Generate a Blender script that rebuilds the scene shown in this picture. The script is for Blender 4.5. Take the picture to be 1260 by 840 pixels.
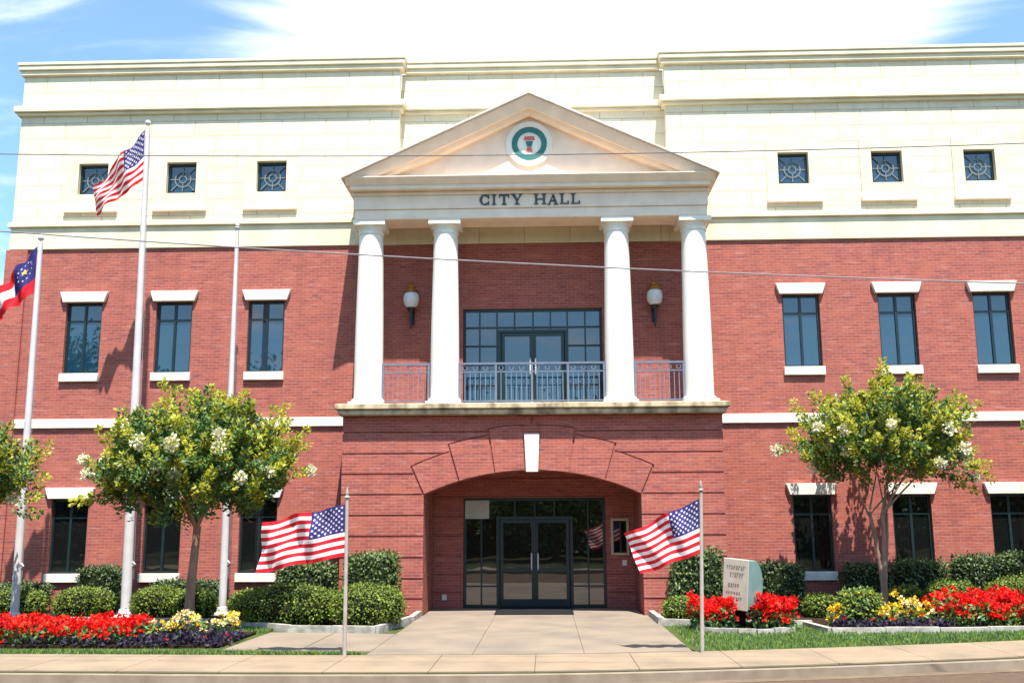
import bpy, math, random
import numpy as np
from math import sin, cos, pi, radians, sqrt, atan2, tan
for o in list(bpy.data.objects): bpy.data.objects.remove(o)
S = bpy.context.scene
C = S.collection
R = random.Random(7)
# ------------------------------------------------------------------ camera, sky, sun, exposure
cam = bpy.data.cameras.new('camera'); co = bpy.data.objects.new('camera', cam); C.objects.link(co)
co.location = (0.35, -25.0, 2.053)
from mathutils import Matrix, Vector
co.rotation_mode = 'QUATERNION'
co.rotation_quaternion = (Matrix.Rotation(0.03288, 3, 'Z') @ Matrix.Rotation(pi/2+0.18147, 3, 'X') @ Matrix.Rotation(-0.004566, 3, 'Z')).to_quaternion()
cam.sensor_width = 36; cam.lens = 35.71; cam.clip_end = 3000; cam.clip_start = 0.1
S.camera = co
SUN_EL, SUN_AZ = radians(66), radians(14)        # azimuth east of the facade's normal
sd = Vector((sin(SUN_AZ)*cos(SUN_EL), -cos(SUN_AZ)*cos(SUN_EL), sin(SUN_EL)))
sun = bpy.data.lights.new('sun', 'SUN'); sun.energy = 5; sun.angle = radians(0.5); sun.color = (1, .95, .86)
so = bpy.data.objects.new('sun', sun); C.objects.link(so); so.rotation_euler = sd.to_track_quat('Z', 'Y').to_euler()
so.location = (10, -30, 40)
W = bpy.data.worlds.new('World'); S.world = W; W.use_nodes = True
nt = W.node_tree; nt.nodes.clear()
def wn(t, **k):
    n = nt.nodes.new(t)
    for a, b in k.items(): setattr(n, a, b)
    return n
L = nt.links.new
sky = wn('ShaderNodeTexSky', sky_type='NISHITA', sun_disc=False, sun_elevation=SUN_EL, sun_rotation=pi-SUN_AZ)
sky.air_density = 1.0; sky.dust_density = 1.0; sky.ozone_density = 1.2
tc = wn('ShaderNodeTexCoord')
sep = wn('ShaderNodeSeparateXYZ'); L(tc.outputs['Generated'], sep.inputs[0])
za = wn('ShaderNodeMath', operation='ADD'); L(sep.outputs[2], za.inputs[0]); za.inputs[1].default_value = .12
zm = wn('ShaderNodeMath', operation='MAXIMUM'); L(za.outputs[0], zm.inputs[0]); zm.inputs[1].default_value = .1
inv = wn('ShaderNodeMath', operation='DIVIDE'); inv.inputs[0].default_value = 1; L(zm.outputs[0], inv.inputs[1])
vs = wn('ShaderNodeVectorMath', operation='SCALE'); L(tc.outputs['Generated'], vs.inputs[0]); L(inv.outputs[0], vs.inputs['Scale'])
mp = wn('ShaderNodeMapping'); L(vs.outputs[0], mp.inputs[0]); mp.inputs['Scale'].default_value = (1.0, 1.9, 1); mp.inputs['Rotation'].default_value = (0, 0, radians(-32)); mp.inputs['Location'].default_value = (3.1, .6, 0)
nz = wn('ShaderNodeTexNoise'); L(mp.outputs[0], nz.inputs['Vector']); nz.inputs['Scale'].default_value = 2.2; nz.inputs['Detail'].default_value = 9; nz.inputs['Roughness'].default_value = .56; nz.inputs['Distortion'].default_value = .5
dt = wn('ShaderNodeVectorMath', operation='DOT_PRODUCT'); L(tc.outputs['Generated'], dt.inputs[0]); dt.inputs[1].default_value = Vector((.045, .885, .46)).normalized()
bl = wn('ShaderNodeMapRange', interpolation_type='SMOOTHSTEP'); L(dt.outputs['Value'], bl.inputs['Value']); bl.inputs['From Min'].default_value = .925; bl.inputs['From Max'].default_value = .99; bl.inputs['To Min'].default_value = 0; bl.inputs['To Max'].default_value = .40
ad = wn('ShaderNodeMath', operation='ADD'); L(nz.outputs['Fac'], ad.inputs[0]); L(bl.outputs[0], ad.inputs[1])
mr = wn('ShaderNodeMapRange', interpolation_type='SMOOTHSTEP'); L(ad.outputs[0], mr.inputs['Value']); mr.inputs['From Min'].default_value = .50; mr.inputs['From Max'].default_value = .88; mr.inputs['To Min'].default_value = .08
tint = wn('ShaderNodeMix', data_type='RGBA', blend_type='MULTIPLY'); tint.inputs['Factor'].default_value = 1; L(sky.outputs[0], tint.inputs['A']); tint.inputs['B'].default_value = (.66, .98, 1.12, 1)
mx = wn('ShaderNodeMix', data_type='RGBA'); L(mr.outputs[0], mx.inputs['Factor']); L(tint.outputs['Result'], mx.inputs['A']); mx.inputs['B'].default_value = (5.9, 6.1, 6.2, 1)
bg = wn('ShaderNodeBackground'); L(mx.outputs['Result'], bg.inputs[0]); bg.inputs[1].default_value = .118
wo = wn('ShaderNodeOutputWorld'); L(bg.outputs[0], wo.inputs[0])
S.view_settings.view_transform = 'Standard'; S.view_settings.look = 'None'; S.view_settings.exposure = 1.2; S.view_settings.gamma = 1
S.render.engine = 'CYCLES'
S.cycles.max_bounces = 6; S.cycles.transparent_max_bounces = 6

# ------------------------------------------------------------------ materials
MATS = {}
def mat(name, col, rough=.7, var=.12, scale=6, spec=.35, metal=0, ior=1.5, bump=0, bscale=60, col2=None, trans=0, lo=.3, hi=.7, stretch=(1,1,1)):
    if name in MATS: return MATS[name]
    m = bpy.data.materials.new(name); m.use_nodes = True; t = m.node_tree; b = t.nodes['Principled BSDF']
    b.inputs['Roughness'].default_value = rough; b.inputs['Metallic'].default_value = metal; b.inputs['IOR'].default_value = ior
    b.inputs['Specular IOR Level'].default_value = spec
    c2 = col2 or tuple(max(0, c*(1-var*2)) for c in col); c1 = col if col2 else tuple(min(1, c*(1+var)) for c in col)
    g = t.nodes.new('ShaderNodeNewGeometry')
    mpp = t.nodes.new('ShaderNodeMapping'); mpp.inputs['Scale'].default_value = stretch; t.links.new(g.outputs['Position'], mpp.inputs[0])
    n = t.nodes.new('ShaderNodeTexNoise'); n.inputs['Scale'].default_value = scale; n.inputs['Detail'].default_value = 6; t.links.new(mpp.outputs[0], n.inputs['Vector'])
    r = t.nodes.new('ShaderNodeMapRange'); r.inputs['From Min'].default_value = lo; r.inputs['From Max'].default_value = hi; t.links.new(n.outputs['Fac'], r.inputs['Value'])
    x = t.nodes.new('ShaderNodeMix'); x.data_type = 'RGBA'; t.links.new(r.outputs[0], x.inputs['Factor'])
    x.inputs['A'].default_value = (*c1, 1); x.inputs['B'].default_value = (*c2, 1); t.links.new(x.outputs['Result'], b.inputs['Base Color'])
    if bump:
        n2 = t.nodes.new('ShaderNodeTexNoise'); n2.inputs['Scale'].default_value = bscale; n2.inputs['Detail'].default_value = 4; t.links.new(g.outputs['Position'], n2.inputs['Vector'])
        bp = t.nodes.new('ShaderNodeBump'); bp.inputs['Strength'].default_value = bump; bp.inputs['Distance'].default_value = .02; t.links.new(n2.outputs['Fac'], bp.inputs['Height']); t.links.new(bp.outputs[0], b.inputs['Normal'])
    if trans:
        tr = t.nodes.new('ShaderNodeBsdfTranslucent'); t.links.new(x.outputs['Result'], tr.inputs['Color'])
        ms = t.nodes.new('ShaderNodeMixShader'); ms.inputs[0].default_value = trans
        t.links.new(b.outputs[0], ms.inputs[1]); t.links.new(tr.outputs[0], ms.inputs[2]); t.links.new(ms.outputs[0], t.nodes['Material Output'].inputs[0])
    MATS[name] = m; return m

def block_mat(name, c1, c2, mortar, bw, rh, ms, patch, patch_amt, rough=.85, zoff=0, bump=.3, stain=None):
    m = bpy.data.materials.new(name); m.use_nodes = True; t = m.node_tree; b = t.nodes['Principled BSDF']; K = t.links.new
    b.inputs['Roughness'].default_value = rough; b.inputs['Specular IOR Level'].default_value = .2
    g = t.nodes.new('ShaderNodeNewGeometry'); s = t.nodes.new('ShaderNodeSeparateXYZ'); K(g.outputs['Position'], s.inputs[0])
    a = t.nodes.new('ShaderNodeMath'); K(s.outputs[0], a.inputs[0]); K(s.outputs[1], a.inputs[1])
    z = t.nodes.new('ShaderNodeMath'); K(s.outputs[2], z.inputs[0]); z.inputs[1].default_value = zoff
    cb = t.nodes.new('ShaderNodeCombineXYZ'); K(a.outputs[0], cb.inputs[0]); K(z.outputs[0], cb.inputs[1])
    br = t.nodes.new('ShaderNodeTexBrick'); K(cb.outputs[0], br.inputs['Vector'])
    br.inputs['Scale'].default_value = 1; br.inputs['Brick Width'].default_value = bw; br.inputs['Row Height'].default_value = rh; br.inputs['Mortar Size'].default_value = ms
    br.inputs['Mortar Smooth'].default_value = .2
    br.inputs['Color1'].default_value = (*c1, 1); br.inputs['Color2'].default_value = (*c2, 1); br.inputs['Mortar'].default_value = (*mortar, 1)
    last = br.outputs['Color']
    for (sc, pc, amt, lo, hi, st) in patch:
        mp_ = t.nodes.new('ShaderNodeMapping'); mp_.inputs['Scale'].default_value = st; K(cb.outputs[0], mp_.inputs[0])
        n = t.nodes.new('ShaderNodeTexNoise'); n.inputs['Scale'].default_value = sc; n.inputs['Detail'].default_value = 5; n.inputs['Roughness'].default_value = .65; K(mp_.outputs[0], n.inputs['Vector'])
        r = t.nodes.new('ShaderNodeMapRange'); r.inputs['From Min'].default_value = lo; r.inputs['From Max'].default_value = hi; r.inputs['To Max'].default_value = amt; K(n.outputs['Fac'], r.inputs['Value'])
        x = t.nodes.new('ShaderNodeMix'); x.data_type = 'RGBA'; K(r.outputs[0], x.inputs['Factor']); K(last, x.inputs['A']); x.inputs['B'].default_value = (*pc, 1); last = x.outputs['Result']
    K(last, b.inputs['Base Color'])
    bp = t.nodes.new('ShaderNodeBump'); bp.inputs['Strength'].default_value = bump; bp.inputs['Distance'].default_value = .006; bp.invert = True
    K(br.outputs['Fac'], bp.inputs['Height']); K(bp.outputs[0], b.inputs['Normal'])
    MATS[name] = m; return m

BRICK = block_mat('red_brick', (.345, .091, .066), (.255, .068, .053), (.37, .18, .148), .215, .075, .0055,
    [(1.3, (.39, .12, .08), .75, .48, .72, (1, 2.2, 1)), (4.2, (.46, .21, .175), .75, .55, .72, (.4, 3.0, 1)), (4.8, (.13, .05, .075), .8, .55, .72, (.4, 2.8, 1)), (1.1, (.19, .065, .055), .45, .5, .75, (2.4, .22, 1))], 1)
STONE = block_mat('cream_stone', (.72, .65, .48), (.665, .585, .42), (.49, .375, .26), 1.22, .455, .014,
    [(1.1, (.58, .46, .30), .6, .46, .75, (.5, 1.6, 1)), (3, (.76, .68, .51), .5, .5, .7, (1, 1, 1)), (1.6, (.52, .43, .31), .4, .5, .75, (2.6, .25, 1))], 1, zoff=-.02, bump=.5)
PLAST = mat('cream_plaster', (.70, .615, .435), .8, .08, 1.4, .2, bump=.08)
PORT = mat('pink_cream_plaster', (.82, .665, .53), .8, .05, 2.5, .2, bump=.08)
WHITE = mat('white_paint', (.78, .745, .655), .6, .05, 2.2, .25, bump=.05, stretch=(2.5, 2.5, .4))
SILL = mat('white_cast_stone', (.72, .675, .59), .8, .1, 4, .2, bump=.1)
LEDGE = mat('weathered_ledge', (.52, .42, .27), .9, .3, 4, .2, bump=.3, col2=(.17, .125, .08), lo=.42, hi=.68, stretch=(1, 1, .6))
TEAL = mat('dark_teal_frame', (.006, .020, .022), .35, .1, 5, .5)
BLACK = mat('black_metal', (.012, .012, .013), .4, .1, 8, .5)
COPPER = mat('copper', (.42, .19, .05), .4, .1, 12, .5, metal=.7)
GLOBE = mat('frosted_glass', (.62, .62, .60), .3, .05, 10, .5)
RAIL = mat('blue_grey_rail', (.13, .15, .21), .5, .08, 6, .4)
ROOF = mat('grey_roof_metal', (.56, .51, .45), .6, .1, 4, .3)
ROOFTOP = mat('roof_gravel', (.3, .29, .27), .95, .15, 4, .1)
GREEN_SEAL = mat('green_enamel', (.03, .17, .15), .5, .08, 10)
RED_SEAL = mat('red_enamel', (.55, .12, .09), .5, .08, 10)
LETTER = mat('dark_letter_metal', (.06, .065, .085), .5, .1, 10)
CONC = mat('walk_concrete', (.23, .18, .134), .9, .1, .9, .2, bump=.15, col2=(.165, .134, .108), lo=.38, hi=.68)
SIDE = mat('sidewalk_concrete', (.265, .197, .132), .9, .1, 1.2, .2, bump=.15, col2=(.19, .146, .104), lo=.40, hi=.72)
KERB = mat('kerb_concrete', (.27, .215, .16), .9, .1, 3, .2, bump=.15, col2=(.19, .145, .105))
GUT = mat('gutter_concrete', (.17, .12, .08), .9, .1, 4, .2, bump=.2, col2=(.12, .085, .06))
VERGE = mat('weedy_joint', (.03, .035, .012), 1, .2, 8, .05)
EDGE = mat('white_kerb', (.42, .39, .35), .9, .1, 5, .2, bump=.3, col2=(.21, .195, .17), lo=.38, hi=.68)
ROAD = mat('asphalt', (.12, .08, .052), .95, .12, 7, .15, bump=.4, bscale=90, col2=(.085, .057, .04))
JOINT = mat('joint_soil', (.075, .058, .04), 1, .2, 10, .05)
SOIL = mat('dark_mulch', (.035, .022, .015), 1, .3, 14, .05, bump=.6)
TURF = mat('turf', (.045, .075, .018), 1, .2, 3, .05, bump=.4, col2=(.075, .09, .03))
EARTH = mat('earth', (.05, .055, .03), 1, .2, .4, .05)
MATBLK = mat('rubber_mat', (.012, .012, .014), .8, .1, 20, .2)
TAN = mat('tan_frame', (.50, .36, .24), .6, .08, 8)
PALE = mat('pale_paper', (.42, .43, .38), .8, .06, 8)
POLE = mat('flagpole_white', (.52, .49, .49), .4, .05, 3, .4)
GPOLE = mat('small_pole_bronze', (.36, .31, .27), .5, .1, 5, .4)
GOLD = mat('gold_ball', (.75, .55, .2), .3, .05, 10, .5, metal=.9)
FR = mat('flag_red', (.60, .022, .035), .8, .05, 9, .1, trans=.3)
FW = mat('flag_white', (.82, .80, .80), .8, .03, 9, .1, trans=.3)
FB = mat('flag_blue', (.045, .04, .17), .8, .08, 9, .1, trans=.25)
FY = mat('flag_gold', (.75, .55, .12), .8, .08, 9, .1, trans=.2)
BARK = mat('smooth_bark', (.30, .19, .135), .85, .2, 9, .15, bump=.2, col2=(.19, .115, .085), stretch=(1, 1, .35))
BARK2 = mat('brown_bark', (.13, .09, .06), .95, .2, 9, .1, bump=.4)
LF1 = mat('leaf_mid', (.15, .26, .06), .5, .2, 2, .4, trans=.35)
LF2 = mat('leaf_dark', (.065, .15, .055), .45, .2, 2, .45, trans=.25)
LF3 = mat('leaf_new', (.42, .42, .04), .5, .15, 2, .35, trans=.4)
LFR = mat('leaf_bronze', (.25, .10, .035), .5, .15, 2, .35, trans=.35)
BLOOM = mat('cream_blossom', (.74, .70, .48), .8, .06, 6, .1, trans=.2)
BX1 = mat('boxwood_light', (.20, .26, .035), .55, .2, 3, .3, trans=.25)
BX2 = mat('boxwood_dark', (.06, .105, .022), .55, .2, 3, .3, trans=.15)
BXC = mat('shrub_core', (.018, .024, .010), 1, .2, 9, .05)
HL1 = mat('hedge_leaf', (.12, .175, .05), .5, .2, 3, .4, trans=.2)
HL2 = mat('hedge_leaf_dark', (.04, .068, .026), .5, .2, 3, .4, trans=.15)
FLR = mat('petal_red', (.80, .010, .008), .6, .12, 8, .2, trans=.25)
FLR3 = mat('petal_deep_red', (.42, .008, .010), .6, .12, 8, .2, trans=.25)
FLR2 = mat('petal_scarlet', (.85, .045, .020), .6, .1, 8, .2, trans=.25)
FLY = mat('petal_yellow', (.80, .52, .03), .6, .1, 8, .2, trans=.25)
FLC = mat('petal_cream', (.80, .66, .30), .6, .1, 8, .2, trans=.25)
PUR = mat('leaf_purple', (.030, .020, .042), .6, .2, 8, .3, trans=.15)
DROP = mat('teal_enamel', (.19, .31, .29), .4, .08, 6, .4)
PANEL = mat('cream_panel', (.40, .35, .29), .6, .06, 6, .3)
INK = mat('faded_ink', (.20, .165, .135), .7, .1, 10, .2)
WIREM = mat('grey_cable', (.16, .16, .17), .6, .1, 8, .3)
WIREL = mat('pale_cable', (.24, .22, .23), .5, .1, 8, .3)
def glass(name, col, ior, rough=.015):
    m = bpy.data.materials.new(name); m.use_nodes = True; b = m.node_tree.nodes['Principled BSDF']
    b.inputs['Base Color'].default_value = (*col, 1); b.inputs['Roughness'].default_value = rough; b.inputs['IOR'].default_value = ior; b.inputs['Specular IOR Level'].default_value = .5
    t = m.node_tree; g = t.nodes.new('ShaderNodeNewGeometry'); n = t.nodes.new('ShaderNodeTexNoise'); n.inputs['Scale'].default_value = 1.7; n.inputs['Detail'].default_value = 1
    bp = t.nodes.new('ShaderNodeBump'); bp.inputs['Strength'].default_value = .12; bp.inputs['Distance'].default_value = .01
    t.links.new(g.outputs['Position'], n.inputs['Vector']); t.links.new(n.outputs['Fac'], bp.inputs['Height']); t.links.new(bp.outputs[0], b.inputs['Normal'])
    MATS[name] = m; return m
GLASS = glass('tinted_glass', (.006, .030, .058), 1.95)
GLASS_L = glass('dark_glass', (.006, .007, .007), 1.75)
GLASS_D = glass('door_glass', (.012, .011, .008), 2.15)

# ------------------------------------------------------------------ mesh helpers
class MB:
    def __init__(s): s.v = []; s.f = []; s.m = []; s.mats = []
    def mi(s, m):
        if m not in s.mats: s.mats.append(m)
        return s.mats.index(m)
    def face(s, pts, m):
        n = len(s.v); s.v += [tuple(p) for p in pts]; s.f.append(tuple(range(n, n+len(pts)))); s.m.append(s.mi(m))
    def box(s, x0, x1, y0, y1, z0, z1, m, bev=0):
        k = s.mi(m); n = len(s.v)
        s.v += [(x0,y0,z0),(x1,y0,z0),(x1,y1,z0),(x0,y1,z0),(x0,y0,z1),(x1,y0,z1),(x1,y1,z1),(x0,y1,z1)]
        for f in ((0,3,2,1),(4,5,6,7),(0,1,5,4),(1,2,6,5),(2,3,7,6),(3,0,4,7)):
            s.f.append(tuple(n+i for i in f)); s.m.append(k)
    def prism(s, pts, y0, y1, m):        # polygon in x,z pushed from y0 to y1
        k = s.mi(m); n = len(s.v); q = len(pts)
        a = sum(pts[i][0]*pts[(i+1)%q][1]-pts[(i+1)%q][0]*pts[i][1] for i in range(q))
        if a < 0: pts = pts[::-1]
        s.v += [(x, y0, z) for x, z in pts] + [(x, y1, z) for x, z in pts]
        s.f.append(tuple(range(n, n+q))); s.m.append(k); s.f.append(tuple(range(n+2*q-1, n+q-1, -1))); s.m.append(k)
        for i in range(q):
            j = (i+1) % q; s.f.append((n+j, n+i, n+q+i, n+q+j)); s.m.append(k)
    def slab(s, pts, z0, z1, m):         # polygon in x,y raised from z0 to z1
        k = s.mi(m); n = len(s.v); q = len(pts)
        a = sum(pts[i][0]*pts[(i+1)%q][1]-pts[(i+1)%q][0]*pts[i][1] for i in range(q))
        if a < 0: pts = pts[::-1]
        s.v += [(x, y, z0) for x, y in pts] + [(x, y, z1) for x, y in pts]
        s.f.append(tuple(range(n+q, n+2*q))); s.m.append(k); s.f.append(tuple(range(n+q-1, n-1, -1))); s.m.append(k)
        for i in range(q):
            j = (i+1) % q; s.f.append((n+i, n+j, n+q+j, n+q+i)); s.m.append(k)
    def tube(s, path, rad, m, seg=10, cap=True):
        k = s.mi(m); path = [Vector(p) for p in path]; n0 = len(s.v)
        if not isinstance(rad, (list, tuple)): rad = [rad]*len(path)
        up = None
        for i, p in enumerate(path):
            t = (path[min(i+1, len(path)-1)]-path[max(i-1, 0)]).normalized()
            if up is None: up = t.orthogonal().normalized()
            a = (up - t*up.dot(t)).normalized(); up = a; b = t.cross(a)
            for j in range(seg):
                w = 2*pi*j/seg; s.v.append(tuple(p+(a*cos(w)+b*sin(w))*rad[i]))
        for i in range(len(path)-1):
            for j in range(seg):
                a = n0+i*seg+j; b = n0+i*seg+(j+1) % seg; s.f.append((a, b, b+seg, a+seg)); s.m.append(k)
        if cap:
            s.f.append(tuple(range(n0+seg-1, n0-1, -1))); s.m.append(k); e = n0+(len(path)-1)*seg; s.f.append(tuple(range(e, e+seg))); s.m.append(k)
    def lathe(s, prof, m, c=(0,0,0), seg=28):
        s.tube([(c[0], c[1], c[2]+z) for r, z in prof], [max(r, .0005) for r, z in prof], m, seg)
    def ring(s, cx, cz, r0, r1, y0, y1, m, a0=0, a1=2*pi, n=32):
        for i in range(n):
            w0 = a0+(a1-a0)*i/n; w1 = a0+(a1-a0)*(i+1)/n
            s.prism([(cx+r0*cos(w0), cz+r0*sin(w0)), (cx+r1*cos(w0), cz+r1*sin(w0)), (cx+r1*cos(w1), cz+r1*sin(w1)), (cx+r0*cos(w1), cz+r0*sin(w1))], y0, y1, m)
    def build(s, name, parent=None, smooth=False, loc=None, bevel=0):
        me = bpy.data.meshes.new(name); me.from_pydata(s.v, [], s.f)
        for m in s.mats: me.materials.append(m)
        me.polygons.foreach_set('material_index', s.m)
        if smooth: me.polygons.foreach_set('use_smooth', [True]*len(s.f))
        me.validate(); me.update()
        o = bpy.data.objects.new(name, me); C.objects.link(o)
        if parent: o.parent = parent
        if loc: o.location = loc
        if smooth:
            md = o.modifiers.new('split', 'EDGE_SPLIT'); md.split_angle = radians(38)
        if bevel:
            md = o.modifiers.new('soft_edge', 'BEVEL'); md.width = bevel; md.segments = 1; md.limit_method = 'ANGLE'
        return o
def tag(o, label=None, cat=None, group=None, kind=None):
    for k, v in (('label', label), ('category', cat), ('group', group), ('kind', kind)):
        if v: o[k] = v
    return o
def thing(name, label, cat, loc=(0,0,0), group=None):
    o = bpy.data.objects.new(name, None); o.empty_display_size = .2; C.objects.link(o); o.location = loc
    return tag(o, label, cat, group)
def twin(o, parent=None):
    c = o.copy(); C.objects.link(c)
    if parent: c.parent = parent
    for ch in list(o.children): twin(ch, c)
    return c

# ------------------------------------------------------------------ ground, road, walks
KX = [-60, -20, -12, -8, -4, 0, 2, 4, 6, 8, 10, 12, 14, 18, 26, 60]
KY = [-9.3, -9.4, -9.45, -9.55, -9.75, -9.7, -9.42, -9.0, -8.5, -7.93, -7.25, -6.6, -6.1, -5.4, -4.9, -4.6]
def ky(x): return float(np.interp(x, KX, KY))
XS = sorted(set([round(x, 2) for x in np.linspace(-60, 60, 13)]+[round(x, 2) for x in np.arange(-16, 18.01, .5)]))
def strip(name, o0, o1, z0, z1, m, kind='structure', label=None, cat=None, smooth_=True):
    b = MB(); k = b.mi(m)
    sm = lambda x: sum(ky(x+d) for d in (-1.2, -.6, 0, .6, 1.2))/5
    for i in range(len(XS)-1):
        a, c = XS[i], XS[i+1]; ya, yc = sm(a), sm(c)
        b.face([(a, ya+o0, z1), (c, yc+o0, z1), (c, yc+o1, z1), (a, ya+o1, z1)], m)
        b.face([(a, ya+o0, z0), (c, yc+o0, z0), (c, yc+o0, z1), (a, ya+o0, z1)], m)
        b.face([(c, yc+o1, z0), (a, ya+o1, z0), (a, ya+o1, z1), (c, yc+o1, z1)], m)
    o = b.build(name); tag(o, label, cat, None, kind); return o
smy = lambda x: sum(ky(x+d) for d in (-1.2, -.6, 0, .6, 1.2))/5
b = MB(); b.face([(-1500, -1500, -.3), (1500, -1500, -.3), (1500, 1500, -.3), (-1500, 1500, -.3)], EARTH); tag(b.build('ground'), None, None, None, 'structure')
strip('road', -11.5, -.52, -.29, -.14, ROAD)
strip('gutter', -.516, -.24, -.29, -.132, GUT)
strip('kerb', -.236, -.07, -.29, -.01, KERB)
strip('kerb_joint', -.066, .115, -.29, -.02, VERGE)
# sidewalk as separate cast slabs in one sheet with joints
b = MB()
xs = list(np.arange(-20, 20.1, 1.55))
for i in range(len(xs)-1):
    a, c = xs[i]+.005, xs[i+1]-.005
    b.slab([(a, smy(a)+.12), ((a+c)/2, smy((a+c)/2)+.12), (c, smy(c)+.12), (c, smy(c)+2.1), ((a+c)/2, smy((a+c)/2)+2.1), (a, smy(a)+2.1)], -.2, 0, SIDE)
tag(b.build('sidewalk'), None, None, None, 'structure')
strip('sidewalk_bed', .125, 2.09, -.29, -.012, JOINT)
# far pavement across the road
strip('far_pavement', -14.2, -11.52, -.29, 0, SIDE)
# lawn
strip('lawn', 2.11, 24.0, -.29, -.02, TURF)
# entrance walk in cast bays, reaching into the recess
b = MB()
ys = [2.29, -.02, -1.75, -3.5, -5.2, -7.62]
for i in range(5):
    y1, y0 = ys[i], ys[i+1]
    w = 2.63 if i == 0 else 2.66
    for x0, x1 in ((-w, -.9), (-.9, .95), (.95, w+.12 if i else w)):
        yy0 = y0 + .006
        if i == 4:
            b.slab([(x0+.004, smy(x0)+2.115), (x1-.004, smy(x1)+2.115), (x1-.004, y1-.004), (x0+.004, y1-.004)], -.2, .006, CONC)
        else: b.box(x0+.004, x1-.004, yy0, y1-.004, -.2, .006, CONC)
tag(b.build('entrance_path'), None, None, None, 'structure')
b = MB(); b.slab([(-5.2, -7.0), (2.7, -7.3), (2.6, 2.25), (-2.6, 2.25), (-2.62, -4.1), (-5.2, -4.0)], -.21, -.005, JOINT); tag(b.build('path_base'), None, None, None, 'structure')
b = MB()
b.slab([(-2.67, -4.25), (-2.67, -7.12), (-3.92, -7.05), (-3.92, -4.05)], -.2, .004, CONC)
b.slab([(-3.94, -4.04), (-3.94, -7.05), (-5.3, -6.95), (-5.25, -3.9)], -.2, .004, CONC)
tag(b.build('side_path'), None, None, None, 'structure')

# planting soil + low kerbs
def bed(name, pts, z=.03):
    b = MB(); b.slab(pts, -.2, z, SOIL); return tag(b.build(name), None, None, None, 'structure')
def edging(pts, label, closed=False, w=.13, h=.13):
    b = MB(); P = [Vector((*p, 0)) for p in pts]
    if closed: P.append(P[0])
    for i in range(len(P)-1):
        d = P[i+1]-P[i]; n = max(1, int(d.length/.75)); t = d.normalized(); s = Vector((-t.y, t.x, 0))*w/2
        for j in range(n):
            a = P[i]+d*(j/n)+t*.006; c = P[i]+d*((j+1)/n)-t*.006
            jz = R.uniform(-.012, .012)
            b.slab([tuple((a+s)[:2]), tuple((c+s)[:2]), tuple((c-s)[:2]), tuple((a-s)[:2])], -.2, h+jz, EDGE)
    return tag(b.build('garden_kerb'), label, 'kerb')
LB = [(-2.78, -.1), (-2.78, -1.6), (-3.12, -3.85), (-4.9, -3.55), (-7.1, -2.0), (-9.6, -1.75), (-14.4, -1.75), (-14.4, 1.36), (-4.66, 1.36), (-4.66, -.1)]
bed('planting_soil', LB)
edging([(-2.71, -.1), (-2.71, -1.7), (-3.1, -3.95), (-4.95, -3.65), (-7.15, -2.08), (-9.6, -1.84), (-14.4, -1.84)], 'pale low kerb edging the shrub bed left of the entrance path')
RB = [(2.85, -.1), (2.85, -2.2), (3.4, -2.45), (5.5, -2.65), (14.4, -2.3), (14.4, 1.36), (4.66, 1.36), (4.66, -.1)]
bed('planting_soil', RB)
edging([(2.8, -.1), (2.8, -2.25), (3.4, -2.53), (5.5, -2.73), (5.9, -2.72)], 'white low kerb edging the shrub bed right of the entrance path')
bed('flower_soil', [(5.95, -4.15), (8, -4.1), (10, -3.85), (14.4, -2.7), (14.4, -2.31), (5.8, -2.6)], .05)
edging([(5.75, -2.75), (5.9, -4.2), (8, -4.17), (10, -3.92), (14.4, -2.78)], 'grey stone kerb along the long red and yellow flower bed', h=.11)
RBP = [(4.34+.92*cos(a), -3.5+.72*sin(a)) for a in np.linspace(0, 2*pi, 18)[:-1]]
bed('flower_soil', RBP, .045)
edging([(4.34+.98*cos(a), -3.5+.78*sin(a)) for a in np.linspace(0, 2*pi, 18)[:-1]], 'low stone ring kerb around the drop box flowers', True, .1, .09)
bed('flower_soil', [(-14.5, -6.45), (-6.2, -6.5), (-5.5, -6.45), (-5.5, -4.1), (-7.5, -3.3), (-14.5, -3.3)], .03)

# ------------------------------------------------------------------ the city hall
hall = thing('city_hall', 'red brick and cream stone city hall with white columned portico', 'building')
YW = 1.4
WX = [-12.06, -9.6, -7.1, 7.1, 9.6, 12.06]
def wall(mb, x0, x1, z0, z1, holes, y, m, depth=.2, mr=None):
    xs = sorted(set([x0, x1]+[v for h in holes for v in h[:2]])); zs = sorted(set([z0, z1]+[v for h in holes for v in h[2:]]))
    for i in range(len(xs)-1):
        for j in range(len(zs)-1):
            a, c, e, g = xs[i], xs[i+1], zs[j], zs[j+1]; mx_, mz_ = (a+c)/2, (e+g)/2
            if any(h[0] < mx_ < h[1] and h[2] < mz_ < h[3] for h in holes): continue
            mb.face([(a, y, e), (c, y, e), (c, y, g), (a, y, g)], m)
    for (a, c, e, g) in holes:
        r = mr or m; d = y+depth
        mb.face([(a, y, e), (a, d, e), (a, d, g), (a, y, g)][::-1], r); mb.face([(c, y, e), (c, d, e), (c, d, g), (c, y, g)], r)
        mb.face([(a, y, g), (c, y, g), (c, d, g), (a, d, g)][::-1], r); mb.face([(a, y, e), (c, y, e), (c, d, e), (a, d, e)], r)
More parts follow.
